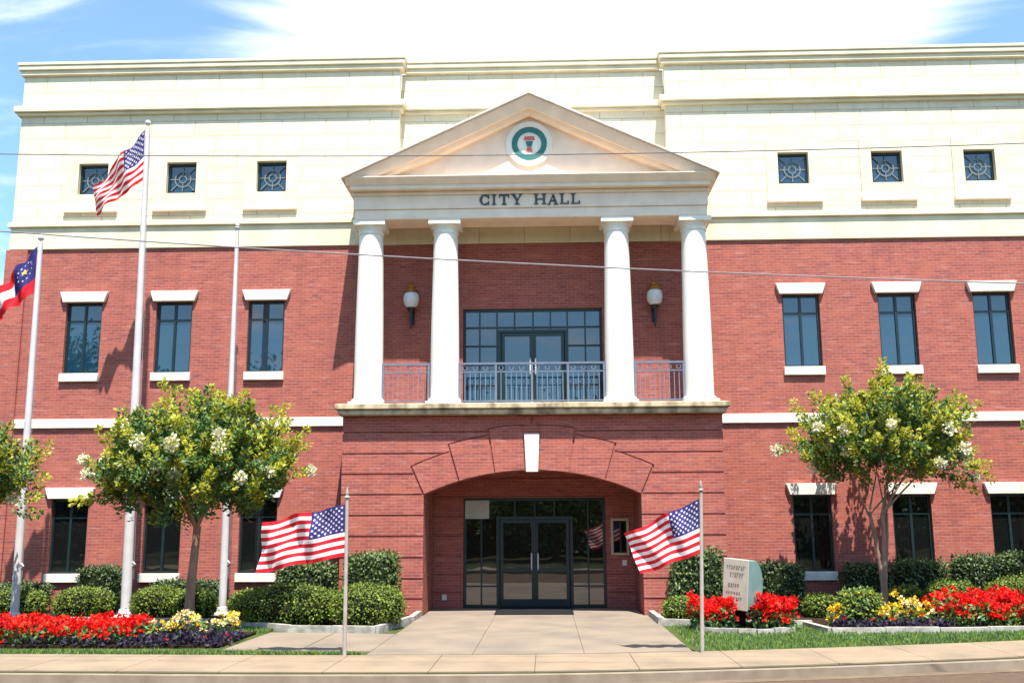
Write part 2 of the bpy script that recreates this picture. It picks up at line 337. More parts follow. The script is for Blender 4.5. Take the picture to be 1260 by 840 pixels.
# brick walls
bw = MB()
holes = [(x-.49, x+.49, 6.15, 8.08) for x in WX]+[(x-.49, x+.49, .95, 2.85) for x in WX]+[(-1.82, 1.87, 5.08, 7.8), (-2.66, 2.66, -.3, 4.0)]
wall(bw, -14.27, 14.27, -.3, 9.57, holes, YW, BRICK)
for sx in (-1, 1):
    pts = [(sx*14.27, YW, -.3), (sx*14.27, 20, -.3), (sx*14.27, 20, 9.57), (sx*14.27, YW, 9.57)]
    bw.face(pts if sx > 0 else pts[::-1], BRICK)
    x0, x1 = sorted((sx*13.72, sx*14.32))
    bw.box(x0, x1, YW-.06, YW+.6, -.3, 9.565, BRICK)
bw.face([(14.27, 20, -.3), (-14.27, 20, -.3), (-14.27, 20, 9.57), (14.27, 20, 9.57)], BRICK)
bw.build('brick_wall', hall)
# string course
for x0, x1 in ((-13.70, -4.76), (4.76, 13.70)):
    sc = MB(); sc.box(x0, x1, YW-.07, YW+.05, 4.69, 4.93, SILL); sc.build('string_course', hall, bevel=.012)
# stone attic
st = MB(); YM = 1.72
holes = [(x-.41, x+.41, 11.12, 12.0) for x in WX]
XL, XR = -3.6, 3.72
wall(st, -14.22, XL, 9.57, 13.45, holes[:3], YW-.03, STONE, .22, PLAST)
wall(st, XR, 14.22, 9.57, 13.45, holes[3:], YW-.03, STONE, .22, PLAST)
wall(st, XL, XR, 9.57, 13.45, [], YM, STONE)
st.face([(XL, YW-.03, 9.57), (XL, YM, 9.57), (XL, YM, 13.45), (XL, YW-.03, 13.45)], STONE); st.face([(XR, YM, 9.57), (XR, YW-.03, 9.57), (XR, YW-.03, 13.45), (XR, YM, 13.45)], STONE)
for sx in (-1, 1):
    pts = [(sx*14.22, YW-.03, 9.57), (sx*14.22, 20, 9.57), (sx*14.22, 20, 13.45), (sx*14.22, YW-.03, 13.45)]; st.face(pts if sx > 0 else pts[::-1], STONE)
st.face([(14.22, 20, 9.57), (-14.22, 20, 9.57), (-14.22, 20, 13.45), (14.22, 20, 13.45)], STONE)
# underside of the slightly proud stone over brick
st.face([(-14.22, YW-.03, 9.57), (-14.22, YW+.02, 9.57), (XL, YW+.02, 9.57), (XL, YW-.03, 9.57)], PLAST); st.face([(XR, YW-.03, 9.57), (XR, YW+.02, 9.57), (14.22, YW+.02, 9.57), (14.22, YW-.03, 9.57)], PLAST)
st.box(XL+.001, XR-.001, YW-.01, YM+.1, 9.58, 10.2, STONE)
st.build('stone_wall', hall)
def mould(name, z0, z1, proj, steps, m=PLAST, ends=True, mid=True):
    c = MB(); n = len(steps)
    for i, (a, e, p) in enumerate(steps):
        p = p*proj
        for x0, x1, y in ((-14.22-p, XL+p*.999, YW-.03), (XR-p*.999, 14.22+p, YW-.03)):
            c.box(x0, x1, y-p, y+.3, z0+(z1-z0)*a, z0+(z1-z0)*e, m)
        if mid: c.box(XL+p+.002, XR-p-.002, YM-p, YM+.25, z0+(z1-z0)*a, z0+(z1-z0)*e-.002, m)
        for sx in (-1, 1):
            x0, x1 = sorted((sx*14.0, sx*(14.22+p))); c.box(x0, x1, YW+.271, 20+p, z0+(z1-z0)*a, z0+(z1-z0)*e, m)
    return c.build(name, hall, bevel=.015)
mould('top_cornice', 14.62, 14.98, .17, [(0, .38, .55), (.385, .75, .85), (.755, 1, 1)])
mould('middle_cornice', 13.42, 13.68, .17, [(0, .33, .55), (.34, 1, 1)])
for s in (-1, 1):
    c = MB(); x0, x1 = sorted((-3.7 if s < 0 else 3.82, s*14.31)); c.box(x0, x1, YW-.13, YW+.02, 10.19, 10.33, PLAST); x0, x1 = sorted((s*14.0, s*14.31)); c.box(x0, x1, YW+.021, 20.1, 10.19, 10.33, PLAST)
    c.build('lower_belt', hall, bevel=.015)
pp = MB()
for x0, x1 in ((-14.22, XL), (XR, 14.22)): pp.box(x0, x1, YW-.036, YW+.25, 13.68, 14.62, STONE)
pp.box(XL+.003, XR-.003, YM-.006, YM+.25, 13.68, 14.62, STONE)
for sx in (-1, 1):
    x0, x1 = sorted((sx*14.05, sx*14.222)); pp.box(x0, x1, YW+.251, 20, 13.68, 14.62, STONE)
pp.box(-14.04, 14.04, 19.7, 20, 13.45, 14.9, PLAST)
for x0, x1 in ((-14.24, XL-.01), (XR+.01, 14.24)): pp.box(x0, x1, YW-.055, YW+.05, 9.585, 10.185, PLAST)
pp.build('parapet', hall)
rf = MB(); rf.box(-14.02, 14.02, 2.0, 19.7, 14.2, 14.3, ROOFTOP); rf.build('roof', hall)

# windows: a frame with pane, lintel and sill, made once and copied
def window_frame(w, h, m=TEAL):
    f = MB(); t = .055
    f.box(-w/2, -w/2+t, 0, .08, 0, h, m); f.box(w/2-t, w/2, 0, .08, 0, h, m); f.box(-w/2+t, w/2-t, 0, .08, 0, t, m); f.box(-w/2+t, w/2-t, 0, .08, h-t, h, m)
    f.box(-.032, .032, .005, .078, t, h-t, m)
    f.box(-w/2+t, -.032, .008, .076, h*.735, h*.735+.045, m); f.box(.032, w/2-t, .008, .076, h*.735, h*.735+.045, m)
    return f
def lintel_mb(w0, w1, h):
    l = MB(); l.prism([(-w0/2, 0), (w0/2, 0), (w1/2, h), (-w1/2, h)], -.11, .05, SILL); return l
def sill_mb(w, h):
    l = MB(); l.box(-w/2, w/2, -.09, .18, -h, 0, SILL); return l
def pane_mb(w, h, m):
    p = MB(); p.box(-w/2+.02, w/2-.02, .045, .06, .02, h-.02, m); return p
proto = {}
for row, (z, h, lz, gm) in {'up': (6.15, 1.93, 8.08, GLASS), 'low': (.95, 1.90, 2.85, GLASS_L)}.items():
    for i, x in enumerate(WX):
        if row not in proto:
            w = window_frame(.978, h-.004).build('window', hall); pane_mb(.978, h, gm).build('pane', w); lintel_mb(1.12, 1.31, .285).build('lintel', w, loc=(0, -.1, h-.001), bevel=.012); sill_mb(1.06, .22).build('sill', w, loc=(0, -.1, -.004), bevel=.012)
            proto[row] = w
        else: w = twin(proto[row], hall)
        w.location = (x, YW+.1, z+.002)
        for ch in w.children:
            if ch.name.startswith('pane'): ch.rotation_euler = (radians(R.uniform(-.35, .35)), 0, radians(R.uniform(-.4, .4)))
GRILLE = mat('pale_leaded_came', (.15, .17, .16), .5, .1, 8)
pr = None
for x in WX:
    if pr is None:
        f = MB(); w_, h_ = .816, .876; t = .06
        f.box(-w_/2, -w_/2+t, 0, .08, 0, h_, TEAL); f.box(w_/2-t, w_/2, 0, .08, 0, h_, TEAL); f.box(-w_/2+t, w_/2-t, 0, .08, 0, t, TEAL); f.box(-w_/2+t, w_/2-t, 0, .08, h_-t, h_, TEAL)
        pr = f.build('attic_window', hall); pane_mb(w_, h_, GLASS).build('pane', pr)
        g = MB(); cz = h_/2
        g.ring(0, cz, .20, .235, .012, .036, GRILLE, n=24); g.ring(0, cz, .085, .115, .012, .036, GRILLE, n=16)
        for a in range(4):
            aa = pi/4+a*pi/2; d = (cos(aa), sin(aa)); nn = (-d[1]*.014, d[0]*.014)
            g.prism([(d[0]*.23+nn[0], cz+d[1]*.23+nn[1]), (d[0]*.23-nn[0], cz+d[1]*.23-nn[1]), (d[0]*.46-nn[0], cz+d[1]*.46-nn[1]), (d[0]*.46+nn[0], cz+d[1]*.46+nn[1])], .012, .034, GRILLE)
            aa = a*pi/2; d = (cos(aa), sin(aa)); nn = (-d[1]*.014, d[0]*.014)
            g.prism([(d[0]*.12+nn[0], cz+d[1]*.12+nn[1]), (d[0]*.12-nn[0], cz+d[1]*.12-nn[1]), (d[0]*.345-nn[0], cz+d[1]*.345-nn[1]), (d[0]*.345+nn[0], cz+d[1]*.345+nn[1])], .012, .034, GRILLE)
        g.build('grille', pr)
        s = MB()   # smooth surround with its sill
        s.box(-.72, -.41, -.03, .02, -.39, 1.23, PLAST); s.box(.41, .72, -.03, .02, -.39, 1.23, PLAST); s.box(-.409, .409, -.03, .02, -.39, 0-.002, PLAST); s.box(-.409, .409, -.03, .02, h_+.002, 1.23, PLAST)
        s.build('surround', pr, loc=(0, -.11, 0), bevel=.008)
        s = MB(); s.box(-.74, .74, -.1, .02, -.53, -.392, PORT); s.build('sill', pr, loc=(0, -.11, 0), bevel=.01)
        w = pr
    else: w = twin(pr, hall)
    w.location = (x, YW+.08, 11.122)
    for ch in w.children:
        if ch.name.startswith('pane'): ch.rotation_euler = (radians(R.uniform(-1, 1)), 0, radians(R.uniform(-1.5, 1.5)))

# lower block with the arch, courses raised between recessed joints
bk = MB(); AR, ACZ = 6.34, -2.89; A0 = math.asin(2.65/AR)
arc = [(AR*sin(a), ACZ+AR*cos(a)) for a in np.linspace(-A0, A0, 29)]
YB = .032
BX = 4.66
bk.prism([(-BX, -.3), (-2.65, -.3)]+arc+[(2.65, -.3), (BX, -.3), (BX, 4.78), (-BX, 4.78)], YB, YB+.5, BRICK)
bk.box(-BX, -2.66, YB+.501, YW, -.3, 4.77, BRICK); bk.box(2.66, BX, YB+.501, YW, -.3, 4.77, BRICK)
bk.box(-2.659, 2.659, YB+.501, YW-.002, 3.5, 4.76, BRICK)
RV = [(A0, radians(16.4), 7.1), (radians(16.4), radians(8.3), 7.28), (radians(8.3), radians(1.55), 7.45)]
g = .022
def xb(z):                                    # how far in a course reaches at height z
    if z <= 2.88: return 2.65
    best = 0
    for a1, a0, rv in RV:
        h = z-ACZ
        # radial side
        if h*1.0 <= rv*cos(a1) + 1e-6: best = max(best, h*tan(a1))
        elif h <= rv*cos(a0): best = max(best, sqrt(max(0, rv*rv-h*h)))
    return best
ZC = [-.3, .39, .86, 1.36, 1.87, 2.37, 2.87, 3.37, 3.87, 4.39, 4.785]
for i in range(len(ZC)-1):
    z0, z1 = ZC[i]+g, ZC[i+1]-(g if i < len(ZC)-2 else 0)
    zz = np.linspace(z0, z1, 15 if z0 > 2.8 else 2)
    for s in (-1, 1):
        inner = [(s*(xb(z)+(g*1.2 if z > 2.88 else 0)), z) for z in zz]
        if min(abs(p[0]) for p in inner) < .2: inner = [(s*max(abs(p[0]), .012), p[1]) for p in inner]
        bk.prism([(s*(BX+.02), z0)]+inner+[(s*(BX+.02), z1)], 0, YB, BRICK)
for a1, a0, rv in RV:
    for s in (-1, 1):
        aa = np.linspace(a1-g/6.8, a0+g/6.8, 8)
        bk.prism([(s*(AR+.005)*sin(a), ACZ+(AR+.005)*cos(a)) for a in aa]+[(s*(rv-g)*sin(a), ACZ+(rv-g)*cos(a)) for a in aa[::-1]], -.012, YB, BRICK)
# recess: side walls, vault and the brick wall round the doors
YR = 2.3
for s in (-1, 1):
    pts = [(s*2.65, YW, -.3), (s*2.65, YR, -.3), (s*2.65, YR, 3.6), (s*2.65, YW, 3.6)]; bk.face(pts if s < 0 else pts[::-1], BRICK)
bk.face([(-2.65, YW, 3.55), (2.65, YW, 3.55), (2.65, YR, 3.55), (-2.65, YR, 3.55)][::-1], BRICK)
wall(bk, -2.65, 2.65, -.3, 3.6, [(-1.86, 1.90, -.3, 2.845)], YR+.03, BRICK, .2)
for i in range(len(ZC)-1):
    z0, z1 = ZC[i]+g, ZC[i+1]-g
    if z0 > 3.4: break
    if z1 > 2.8: z0 = max(z0, 2.875); bk.box(-2.645, 2.645, YR, YR+.029, z0, min(z1, 3.54), BRICK); continue
    bk.box(-2.645, -1.87, YR, YR+.029, z0, z1, BRICK); bk.box(1.91, 2.645, YR, YR+.029, z0, z1, BRICK)
bk.build('brick_porch', hall)
ks = MB(); ks.prism([(-.145, 3.40), (.15, 3.40), (.19, 4.33), (-.185, 4.33)], -.06, .04, WHITE); ks.build('keystone', hall, bevel=.012)
lg = MB(); lg.box(-4.76, 4.76, -.26, YW-.003, 4.80, 4.93, LEDGE); lg.box(-4.84, 4.84, -.34, YW-.004, 4.932, 5.07, LEDGE); lg.build('balcony_slab', hall, bevel=.02)

# columns
cp = None
for x in (-4.13, -2.19, 2.22, 4.2):
    if cp is None:
        m = MB(); H = 9.845-5.07
        prof = [(.37, .19), (.37, .2)]+[(.362-.055*max(0, (t-.25)/.75)**1.3, .2+(H-.52)*t) for t in np.linspace(0, 1, 12)]
        m.lathe(prof, WHITE, (0, 0, 0), 36); cp = m.build('column', hall, True)
        m = MB(); m.box(-.43, .43, -.43, .43, .001, .09, WHITE); m.lathe([(.40, .091), (.425, .115), (.425, .15), (.40, .175), (.385, .19)], WHITE); m.build('base', cp, True)
        m = MB(); m.lathe([(.32, H-.33), (.335, H-.31), (.335, H-.28), (.315, H-.275), (.32, H-.2), (.385, H-.12)], WHITE); m.box(-.41, .41, -.41, .41, H-.119, H-.002, WHITE); m.build('capital', cp, True)
        w = cp
    else: w = twin(cp, hall)
    w.location = (x, .36, 5.07)

# entablature and pediment
en = MB(); EX = 4.5
en.box(-EX, EX, -.06, .78, 9.845, 10.10, PORT); en.box(-EX-.035, EX+.035, -.095, .80, 10.102, 10.46, PORT); en.box(-EX-.07, EX+.07, -.13, .82, 10.462, 10.56, PORT)
for s in (-1, 1):
    x0, x1 = sorted((s*3.82, s*EX)); en.box(x0, x1, .801, YW-.035, 9.846, 10.55, PORT)
en.box(-3.81, 3.81, .83, YW-.036, 10.16, 10.3, PORT)
en.build('entablature', hall, bevel=.012)
pd = MB(); SL = (13.04-10.86)/4.7
pd.prism([(-4.3, 10.87), (4.3, 10.87), (0, 10.87+4.3*SL)], .03, .4, PORT)
pd.build('tympanum', hall)
co_ = MB()
def loft(prof, p0, p1, m, prof1=None):
    k = co_.mi(m); q = len(prof); n = len(co_.v)
    co_.v += [(p0[0], y, p0[1]+z) for y, z in prof]+[(p1[0], y, p1[1]+z) for y, z in (prof1 or prof)]
    co_.f += [tuple(range(n, n+q))[::-1], tuple(range(n+q, n+2*q))]+[(n+i, n+(i+1) % q, n+q+(i+1) % q, n+q+i) for i in range(q)]; co_.m += [k]*(q+2)
YE = YW-.036
# level cornice: bed block, then a crown leaning out over it
loft([(-.33, 0), (YE, 0), (YE, .10), (-.33, .10)], (-4.58, 10.565), (4.58, 10.565), PORT)
loft([(-.345, .101), (YE-.001, .101), (YE-.001, .29), (-.50, .29), (-.50, .268)], (-4.70, 10.565), (4.70, 10.565), PORT)
for s in (-1, 1):
    def rake(prof, xe, top, m):
        a = (s*xe, 10.862+(4.72-xe)*SL+.001-top); c = (0, 10.862+4.72*SL-top)
        (loft(prof, a, c, m) if s < 0 else loft(prof[::-1], a, c, m)) if True else None
    rake([(-.59, -.055), (YM-.01, -.055), (YM-.01, 0), (-.59, 0)], 4.78, 0, ROOF)
    rake([(-.36, -.30), (.5, -.30), (.5, -.002), (-.52, -.002), (-.52, -.03)], 4.16, .056, PORT)
    zr = lambda x, top: (s*x, 10.862+(4.72-x)*SL+.001-top)
    pa, pb = [(-.515, -.006), (.5, -.006), (.5, -.002), (-.52, -.002), (-.52, -.004)], [(-.36, -.30), (.5, -.30), (.5, -.002), (-.52, -.002), (-.52, -.03)]
    if s < 0: loft(pa, zr(4.58, .056), zr(4.161, .056), PORT, pb)
    else: loft(pa[::-1], zr(4.58, .056), zr(4.161, .056), PORT, pb[::-1])
    rake([(-.20, -.10), (.4, -.10), (.4, -.002), (-.26, -.002)], 3.75, .358, PORT)
co_.build('pediment_cornice', hall)
sl = MB(); SZ = 11.84
sl.ring(0, SZ, .46, .60, -.035, .028, WHITE, n=40); sl.ring(0, SZ, 0.001, .455, -.012, .028, WHITE, n=40); sl.ring(0, SZ, .31, .455, -.03, -.013, GREEN_SEAL, n=40)
for a in np.linspace(0, 2*pi, 30)[:-1]: pass
sl.prism([(-.12, SZ+.2), (.12, SZ+.2), (.15, SZ+.1), (-.15, SZ+.1)], -.026, -.013, RED_SEAL)
sl.prism([(-.1, SZ+.07), (.1, SZ+.07), (.06, SZ-.08), (-.06, SZ-.08)], -.026, -.013, GREEN_SEAL)
sl.prism([(-.05, SZ-.1), (.05, SZ-.1), (.085, SZ-.22), (-.085, SZ-.22)], -.026, -.013, RED_SEAL)
sl.build('seal', hall)
# CITY HALL lettering, cut as serif capitals
lt = MB()
def letter_done():
    global lt
    lt.build('letter', hall); lt = MB()
HZ, LZ = .27, 10.175; yl0, yl1 = -.125, -.096
def bar(x0, x1, z0, z1): lt.box(x0, x1, yl0, yl1, LZ+z0*HZ, LZ+z1*HZ, LETTER)
def poly(p): lt.prism([(x, LZ+z*HZ) for x, z in p], yl0, yl1, LETTER)
def stem(x, w=.052, ser=.03):
    bar(x, x+w, .09, .91); bar(x-ser, x+w+ser, 0, .088); bar(x-ser, x+w+ser, .912, 1)
x = -1.285
c_ = (x+.135, LZ+HZ/2)
for i in range(18):
    a0 = radians(45+270*i/18); a1 = radians(45+270*(i+1)/18); q = lambda a: .045+.025*abs(cos(a))
    lt.prism([(c_[0]+(.135-q(a0))*cos(a0), c_[1]+(.137-q(a0)*.6)*sin(a0)), (c_[0]+.135*cos(a0), c_[1]+.137*sin(a0)), (c_[0]+.135*cos(a1), c_[1]+.137*sin(a1)), (c_[0]+(.135-q(a1))*cos(a1), c_[1]+(.137-q(a1)*.6)*sin(a1))], yl0, yl1, LETTER)
bar(x+.215, x+.25, .62, 1); bar(x+.215, x+.25, 0, .38)
letter_done(); x += .345; stem(x)
letter_done(); x += .155; bar(x, x+.26, .88, 1); bar(x, x+.028, .7, .879); bar(x+.232, x+.26, .7, .879); bar(x+.102, x+.158, .09, .879); bar(x+.065, x+.195, 0, .088)
letter_done(); x += .325; poly([(x, 1), (x+.075, 1), (x+.165, .48), (x+.14, .42), (x+.11, .42)]); poly([(x+.21, 1), (x+.26, 1), (x+.165, .42), (x+.145, .42)]); bar(x+.11, x+.162, .09, .418); bar(x+.075, x+.197, 0, .088); bar(x-.03, x+.105, 1.001, 1.06); bar(x+.18, x+.29, 1.001, 1.06)
letter_done(); x += .60; stem(x); stem(x+.2); bar(x+.0525, x+.1995, .45, .56)
letter_done(); x += .335; poly([(x, .0), (x+.035, 0), (x+.135, .86), (x+.115, .9)]); poly([(x+.10, .95), (x+.145, .95), (x+.235, 0), (x+.165, 0)]); bar(x+.05, x+.168, .27, .36); bar(x-.03, x+.065, -.06, -.002); bar(x+.13, x+.265, -.06, -.002)
for k in range(2):
    letter_done(); x += .325 if k == 0 else .285
    stem(x); bar(x+.083, x+.2, 0, .088); bar(x+.165, x+.2, .09, .3)
letter_done()

# balcony doors and glazing
def glazing(name, x0, x1, z0, z1, xbars, zbars, skip, y, gm, t=.05):
    f = MB()
    f.box(x0, x0+t*1.3, y, y+.1, z0, z1, TEAL); f.box(x1-t*1.3, x1, y, y+.1, z0, z1, TEAL); f.box(x0+t*1.3, x1-t*1.3, y, y+.1, z1-t*1.3, z1, TEAL)
    f.box(x0+t*1.3, skip[0], y, y+.1, z0, z0+t, TEAL); f.box(skip[1], x1-t*1.3, y, y+.1, z0, z0+t, TEAL)
    for xx in xbars:
        lo = skip[2]+.002 if skip[0] < xx < skip[1] else z0+t+.001
        f.box(xx-t*.4, xx+t*.4, y+.004, y+.09, lo, z1-t*1.3-.001, TEAL)
    for zz in zbars:
        if zz >= skip[2]: f.box(x0+t*1.3+.001, x1-t*1.3-.001, y+.007, y+.087, zz-t*.4, zz+t*.4, TEAL)
        else:
            f.box(x0+t*1.3+.001, skip[0]-.001, y+.007, y+.087, zz-t*.4, zz+t*.4, TEAL); f.box(skip[1]+.001, x1-t*1.3-.001, y+.007, y+.087, zz-t*.4, zz+t*.4, TEAL)
    for xx in skip[:2]: f.box(xx-t*.8, xx+t*.8, y-.01, y+.1, z0, skip[2]-.001, TEAL)
    f.box(skip[0]-t*.8, skip[1]+t*.8, y-.012, y+.1, skip[2], skip[2]+t*1.5, TEAL)
    fo = f.build(name, hall)
    p = MB(); p.box(x0+.03, skip[0], y+.05, y+.06, z0+.02, z1-.02, gm); p.box(skip[1], x1-.03, y+.05, y+.06, z0+.02, z1-.02, gm); p.box(skip[0], skip[1], y+.05, y+.06, skip[2]+.02, z1-.02, gm); p.build('pane', fo)
    return fo
def door_leaf(name, x0, x1, z0, z1, y, gm, hx, rail=None):
    d = MB(); s = .085
    d.box(x0, x0+s, y, y+.06, z0, z1, TEAL); d.box(x1-s, x1, y, y+.06, z0, z1, TEAL); d.box(x0+s, x1-s, y, y+.06, z1-s, z1, TEAL); d.box(x0+s, x1-s, y, y+.06, z0, z0+.2, TEAL)
    if rail: d.box(x0+s, x1-s, y+.004, y+.056, rail-.05, rail+.05, TEAL)
    o = d.build(name, hall); p = MB(); p.box(x0+s-.02, x1-s+.02, y+.025, y+.035, z0+.18, z1-s+.02, gm); p.build('pane', o)
    h = MB(); h.tube([(hx, y-.002, z0+.95), (hx, y-.07, z0+.97), (hx, y-.07, z0+1.35), (hx, y-.002, z0+1.37)], .02, GLOBE, 8); h.build('handle', o)
YBW = YW+.1
glazing('balcony_glazing', -1.815, 1.865, 5.085, 7.795, [-1.38, -.92, -.45, .04, .5, .95, 1.42], [7.30, 6.80, 6.30, 5.75], (-.86, .92, 7.16), YBW, GLASS)
for x0, x1, hx in ((-.80, .027, -.04), (.033, .86, .10)): door_leaf('balcony_door', x0, x1, 5.09, 7.15, YBW+.02, GLASS, hx)
YD = YR+.12
glazing('entrance_glazing', -1.855, 1.895, .005, 2.84, [-1.39, 1.44, -.5, .03, .55], [.55, .94], (-.95, 1.0, 2.28), YD, GLASS_D)
for x0, x1, hx in ((-.89, .022, -.06), (.028, .94, .11)): door_leaf('entrance_door', x0, x1, .02, 2.27, YD+.02, GLASS_D, hx, .97)

# lanterns fixed beside the balcony doors
lp = None
for x in (-3.17, 3.24):
    if lp is None:
        m = MB(); m.box(-.06, .06, -.03, -.001, -.25, .25, BLACK)
        m.tube([(0, -.03, 0), (0, -.14, -.12), (0, -.24, -.05), (0, -.28, .05), (0, -.28, .13)], .028, BLACK, 8)
        m.lathe([(.004, -.42), (.035, -.36), (.02, -.3), (.05, -.12), (.03, 0.04), (.09, .1), (.13, .16)], BLACK, (0, -.28, 0), 14)
        lp = m.build('wall_lantern', hall, True)
        m = MB(); m.lathe([(.12, .161), (.19, .26), (.215, .4), (.19, .52), (.14, .575)], GLOBE, (0, -.28, 0), 18); m.build('globe', lp, True)
        m = MB(); m.lathe([(.2, .576), (.17, .64), (.10, .70), (.115, .74), (.05, .80), (.02, .88), (.004, .93)], COPPER, (0, -.28, 0), 16); m.build('cap', lp, True); w = lp
    else: w = twin(lp, hall)
    w.location = (x, YW, 7.62)

# balcony railings, one section between each pair of columns
def railing(x0, x1):
    f = MB(); y = .30; z0 = 5.07
    f.box(x0, x1, y-.03, y+.03, z0+1.04, z0+1.09, RAIL); f.box(x0, x1, y-.018, y+.018, z0+.84, z0+.87, RAIL); f.box(x0, x1, y-.018, y+.018, z0+.1, z0+.135, RAIL)
    n = max(1, round((x1-x0)/.9)); ps = [x0+.03+(x1-x0-.06)*i/n for i in range(n+1)]
    for p in ps: f.box(p-.027, p+.027, y-.027, y+.027, z0, z0+1.04, RAIL)
    for i in range(n):
        k = max(3, round((ps[i+1]-ps[i])/.125))
        for j in range(1, k): 
            p = ps[i]+(ps[i+1]-ps[i])*j/k; f.box(p-.011, p+.011, y-.011, y+.011, z0+.136, z0+.839, RAIL)
            if j % 2: f.ring(p, z0+.955, .045, .065, y-.008, y+.008, RAIL, n=10)
    f.build('balcony_railing', hall)
railing(-3.78, -2.56); railing(-1.83, 1.86); railing(2.58, 3.85)
# small white outlet covers in the recess
for x, z in ((-2.35, .28), (2.38, 1.15)):
    m = MB(); m.box(x-.06, x+.06, YR-.02, YR-.001, z-.07, z+.07, GLOBE); m.build('outlet_cover', hall)

# ------------------------------------------------------------------ things in the porch
t = thing('notice_board', 'tan framed notice board on the brick beside the entrance doors', 'notice board', (2.27, YR, 1.82))
m = MB(); m.box(-.24, -.17, -.05, -.002, -.48, .48, TAN); m.box(.17, .24, -.05, -.002, -.48, .48, TAN); m.box(-.169, .169, -.05, -.002, .41, .48, TAN); m.box(-.169, .169, -.05, -.002, -.48, -.41, TAN); m.build('frame', t, bevel=.01)
m = MB(); m.box(-.169, .169, -.022, -.003, -.409, .409, GLASS_L); m.build('pane', t)
m = MB(); m.box(-.32, .32, -.012, 0, -.24, .24, PALE)
tag(m.build('paper_notice', loc=(-1.5, YD-.014, 2.54)), 'pale paper notice in the upper left corner of the entrance glazing', 'notice')
m = MB(); m.box(-.9, .9, -1.05, 1.05, 0, .03, MATBLK)
for s in (-1, 1): m.box(s*.93-.03, s*.93+.03, -1.05, 1.05, 0, .02, BLACK)
tag(m.build('door_mat', loc=(.02, 1.2, .008)), 'black rubber door mat lying before the double entrance doors', 'door mat')

# ------------------------------------------------------------------ flagpoles and flags
def pole(base, top, r0, r1, label, cat, m, ball, group=None, foot=True, name='flagpole'):
    t = thing(name, label, cat, base, group); H = top[2]-base[2]; dx, dy = top[0]-base[0], top[1]-base[1]
    b = MB(); b.tube([(dx*k, dy*k, H*k) for k in np.linspace(0, 1, 9)], [r0+(r1-r0)*max(0, k-.15)/.85 for k in np.linspace(0, 1, 9)], m, 14); b.build('shaft', t, True)
    if ball == 'ball': 
        b = MB(); b.lathe([(.012, 0), (.02, .03)]+[(.075*sin(a), .1-.075*cos(a)) for a in np.linspace(.3, pi, 9)], POLE, (dx, dy, H), 14); b.build('finial', t, True)
    elif ball == 'spear':
        b = MB(); b.lathe([(r1*1.5, 0), (r1*1.8, .02), (r1*.8, .05), (r1*1.3, .09), (.003, .19)], m, (dx, dy, H), 10); b.build('finial', t, True)
    if foot:
        b = MB(); b.lathe([(r0*2.6, 0), (r0*2.5, .05), (r0*1.5, .09), (r0*1.3, .2), (r0*1.02, .22)], m, (0, 0, 0), 16); b.build('collar', t, True)
        b = MB(); b.tube([(r0*1.25, -.02, .9), (r0*1.25+.01+dx*.5-(r0-r1)*.3, -.02, H*.5), (r1*1.3+dx, -.02, H-.1)], .006, WIREL, 5); b.tube([(r0*.9, -.02, 1.2), (r0*1.3+.02, -.05, 1.25), (r0*.9, -.02, 1.3)], .02, m, 6); b.build('halyard', t)
    return t
pole((-11.8, -1.5, 0), (-11.9, -1.5, 8.95), .095, .055, 'white flagpole carrying the blue and red state flag', 'flagpole', POLE, 'ball', 'tall white flagpoles before the left wing')
pole((-9.65, -.48, 0), (-9.86, -.48, 12.30), .12, .055, 'tallest white flagpole, the one flying the high stars and stripes', 'flagpole', POLE, 'ball', 'tall white flagpoles before the left wing')
pole((-7.52, .1, 0), (-7.58, .1, 9.7), .095, .045, 'bare white flagpole with no flag, behind the crape myrtle', 'flagpole', POLE, 'spear', 'tall white flagpoles before the left wing')
pole((-3.01, -7.68, 0), (-3.03, -7.68, 2.56), .034, .028, 'slim bronze pole at the grass point left of the entrance path', 'flagpole', GPOLE, 'spear', 'short roadside flag poles', False, 'flag_stand')
pole((2.92, -7.3, 0), (3.0, -7.3, 2.66), .034, .028, 'slim bronze pole at the grass corner right of the entrance path', 'flagpole', GPOLE, 'spear', 'short roadside flag poles', False, 'flag_stand')
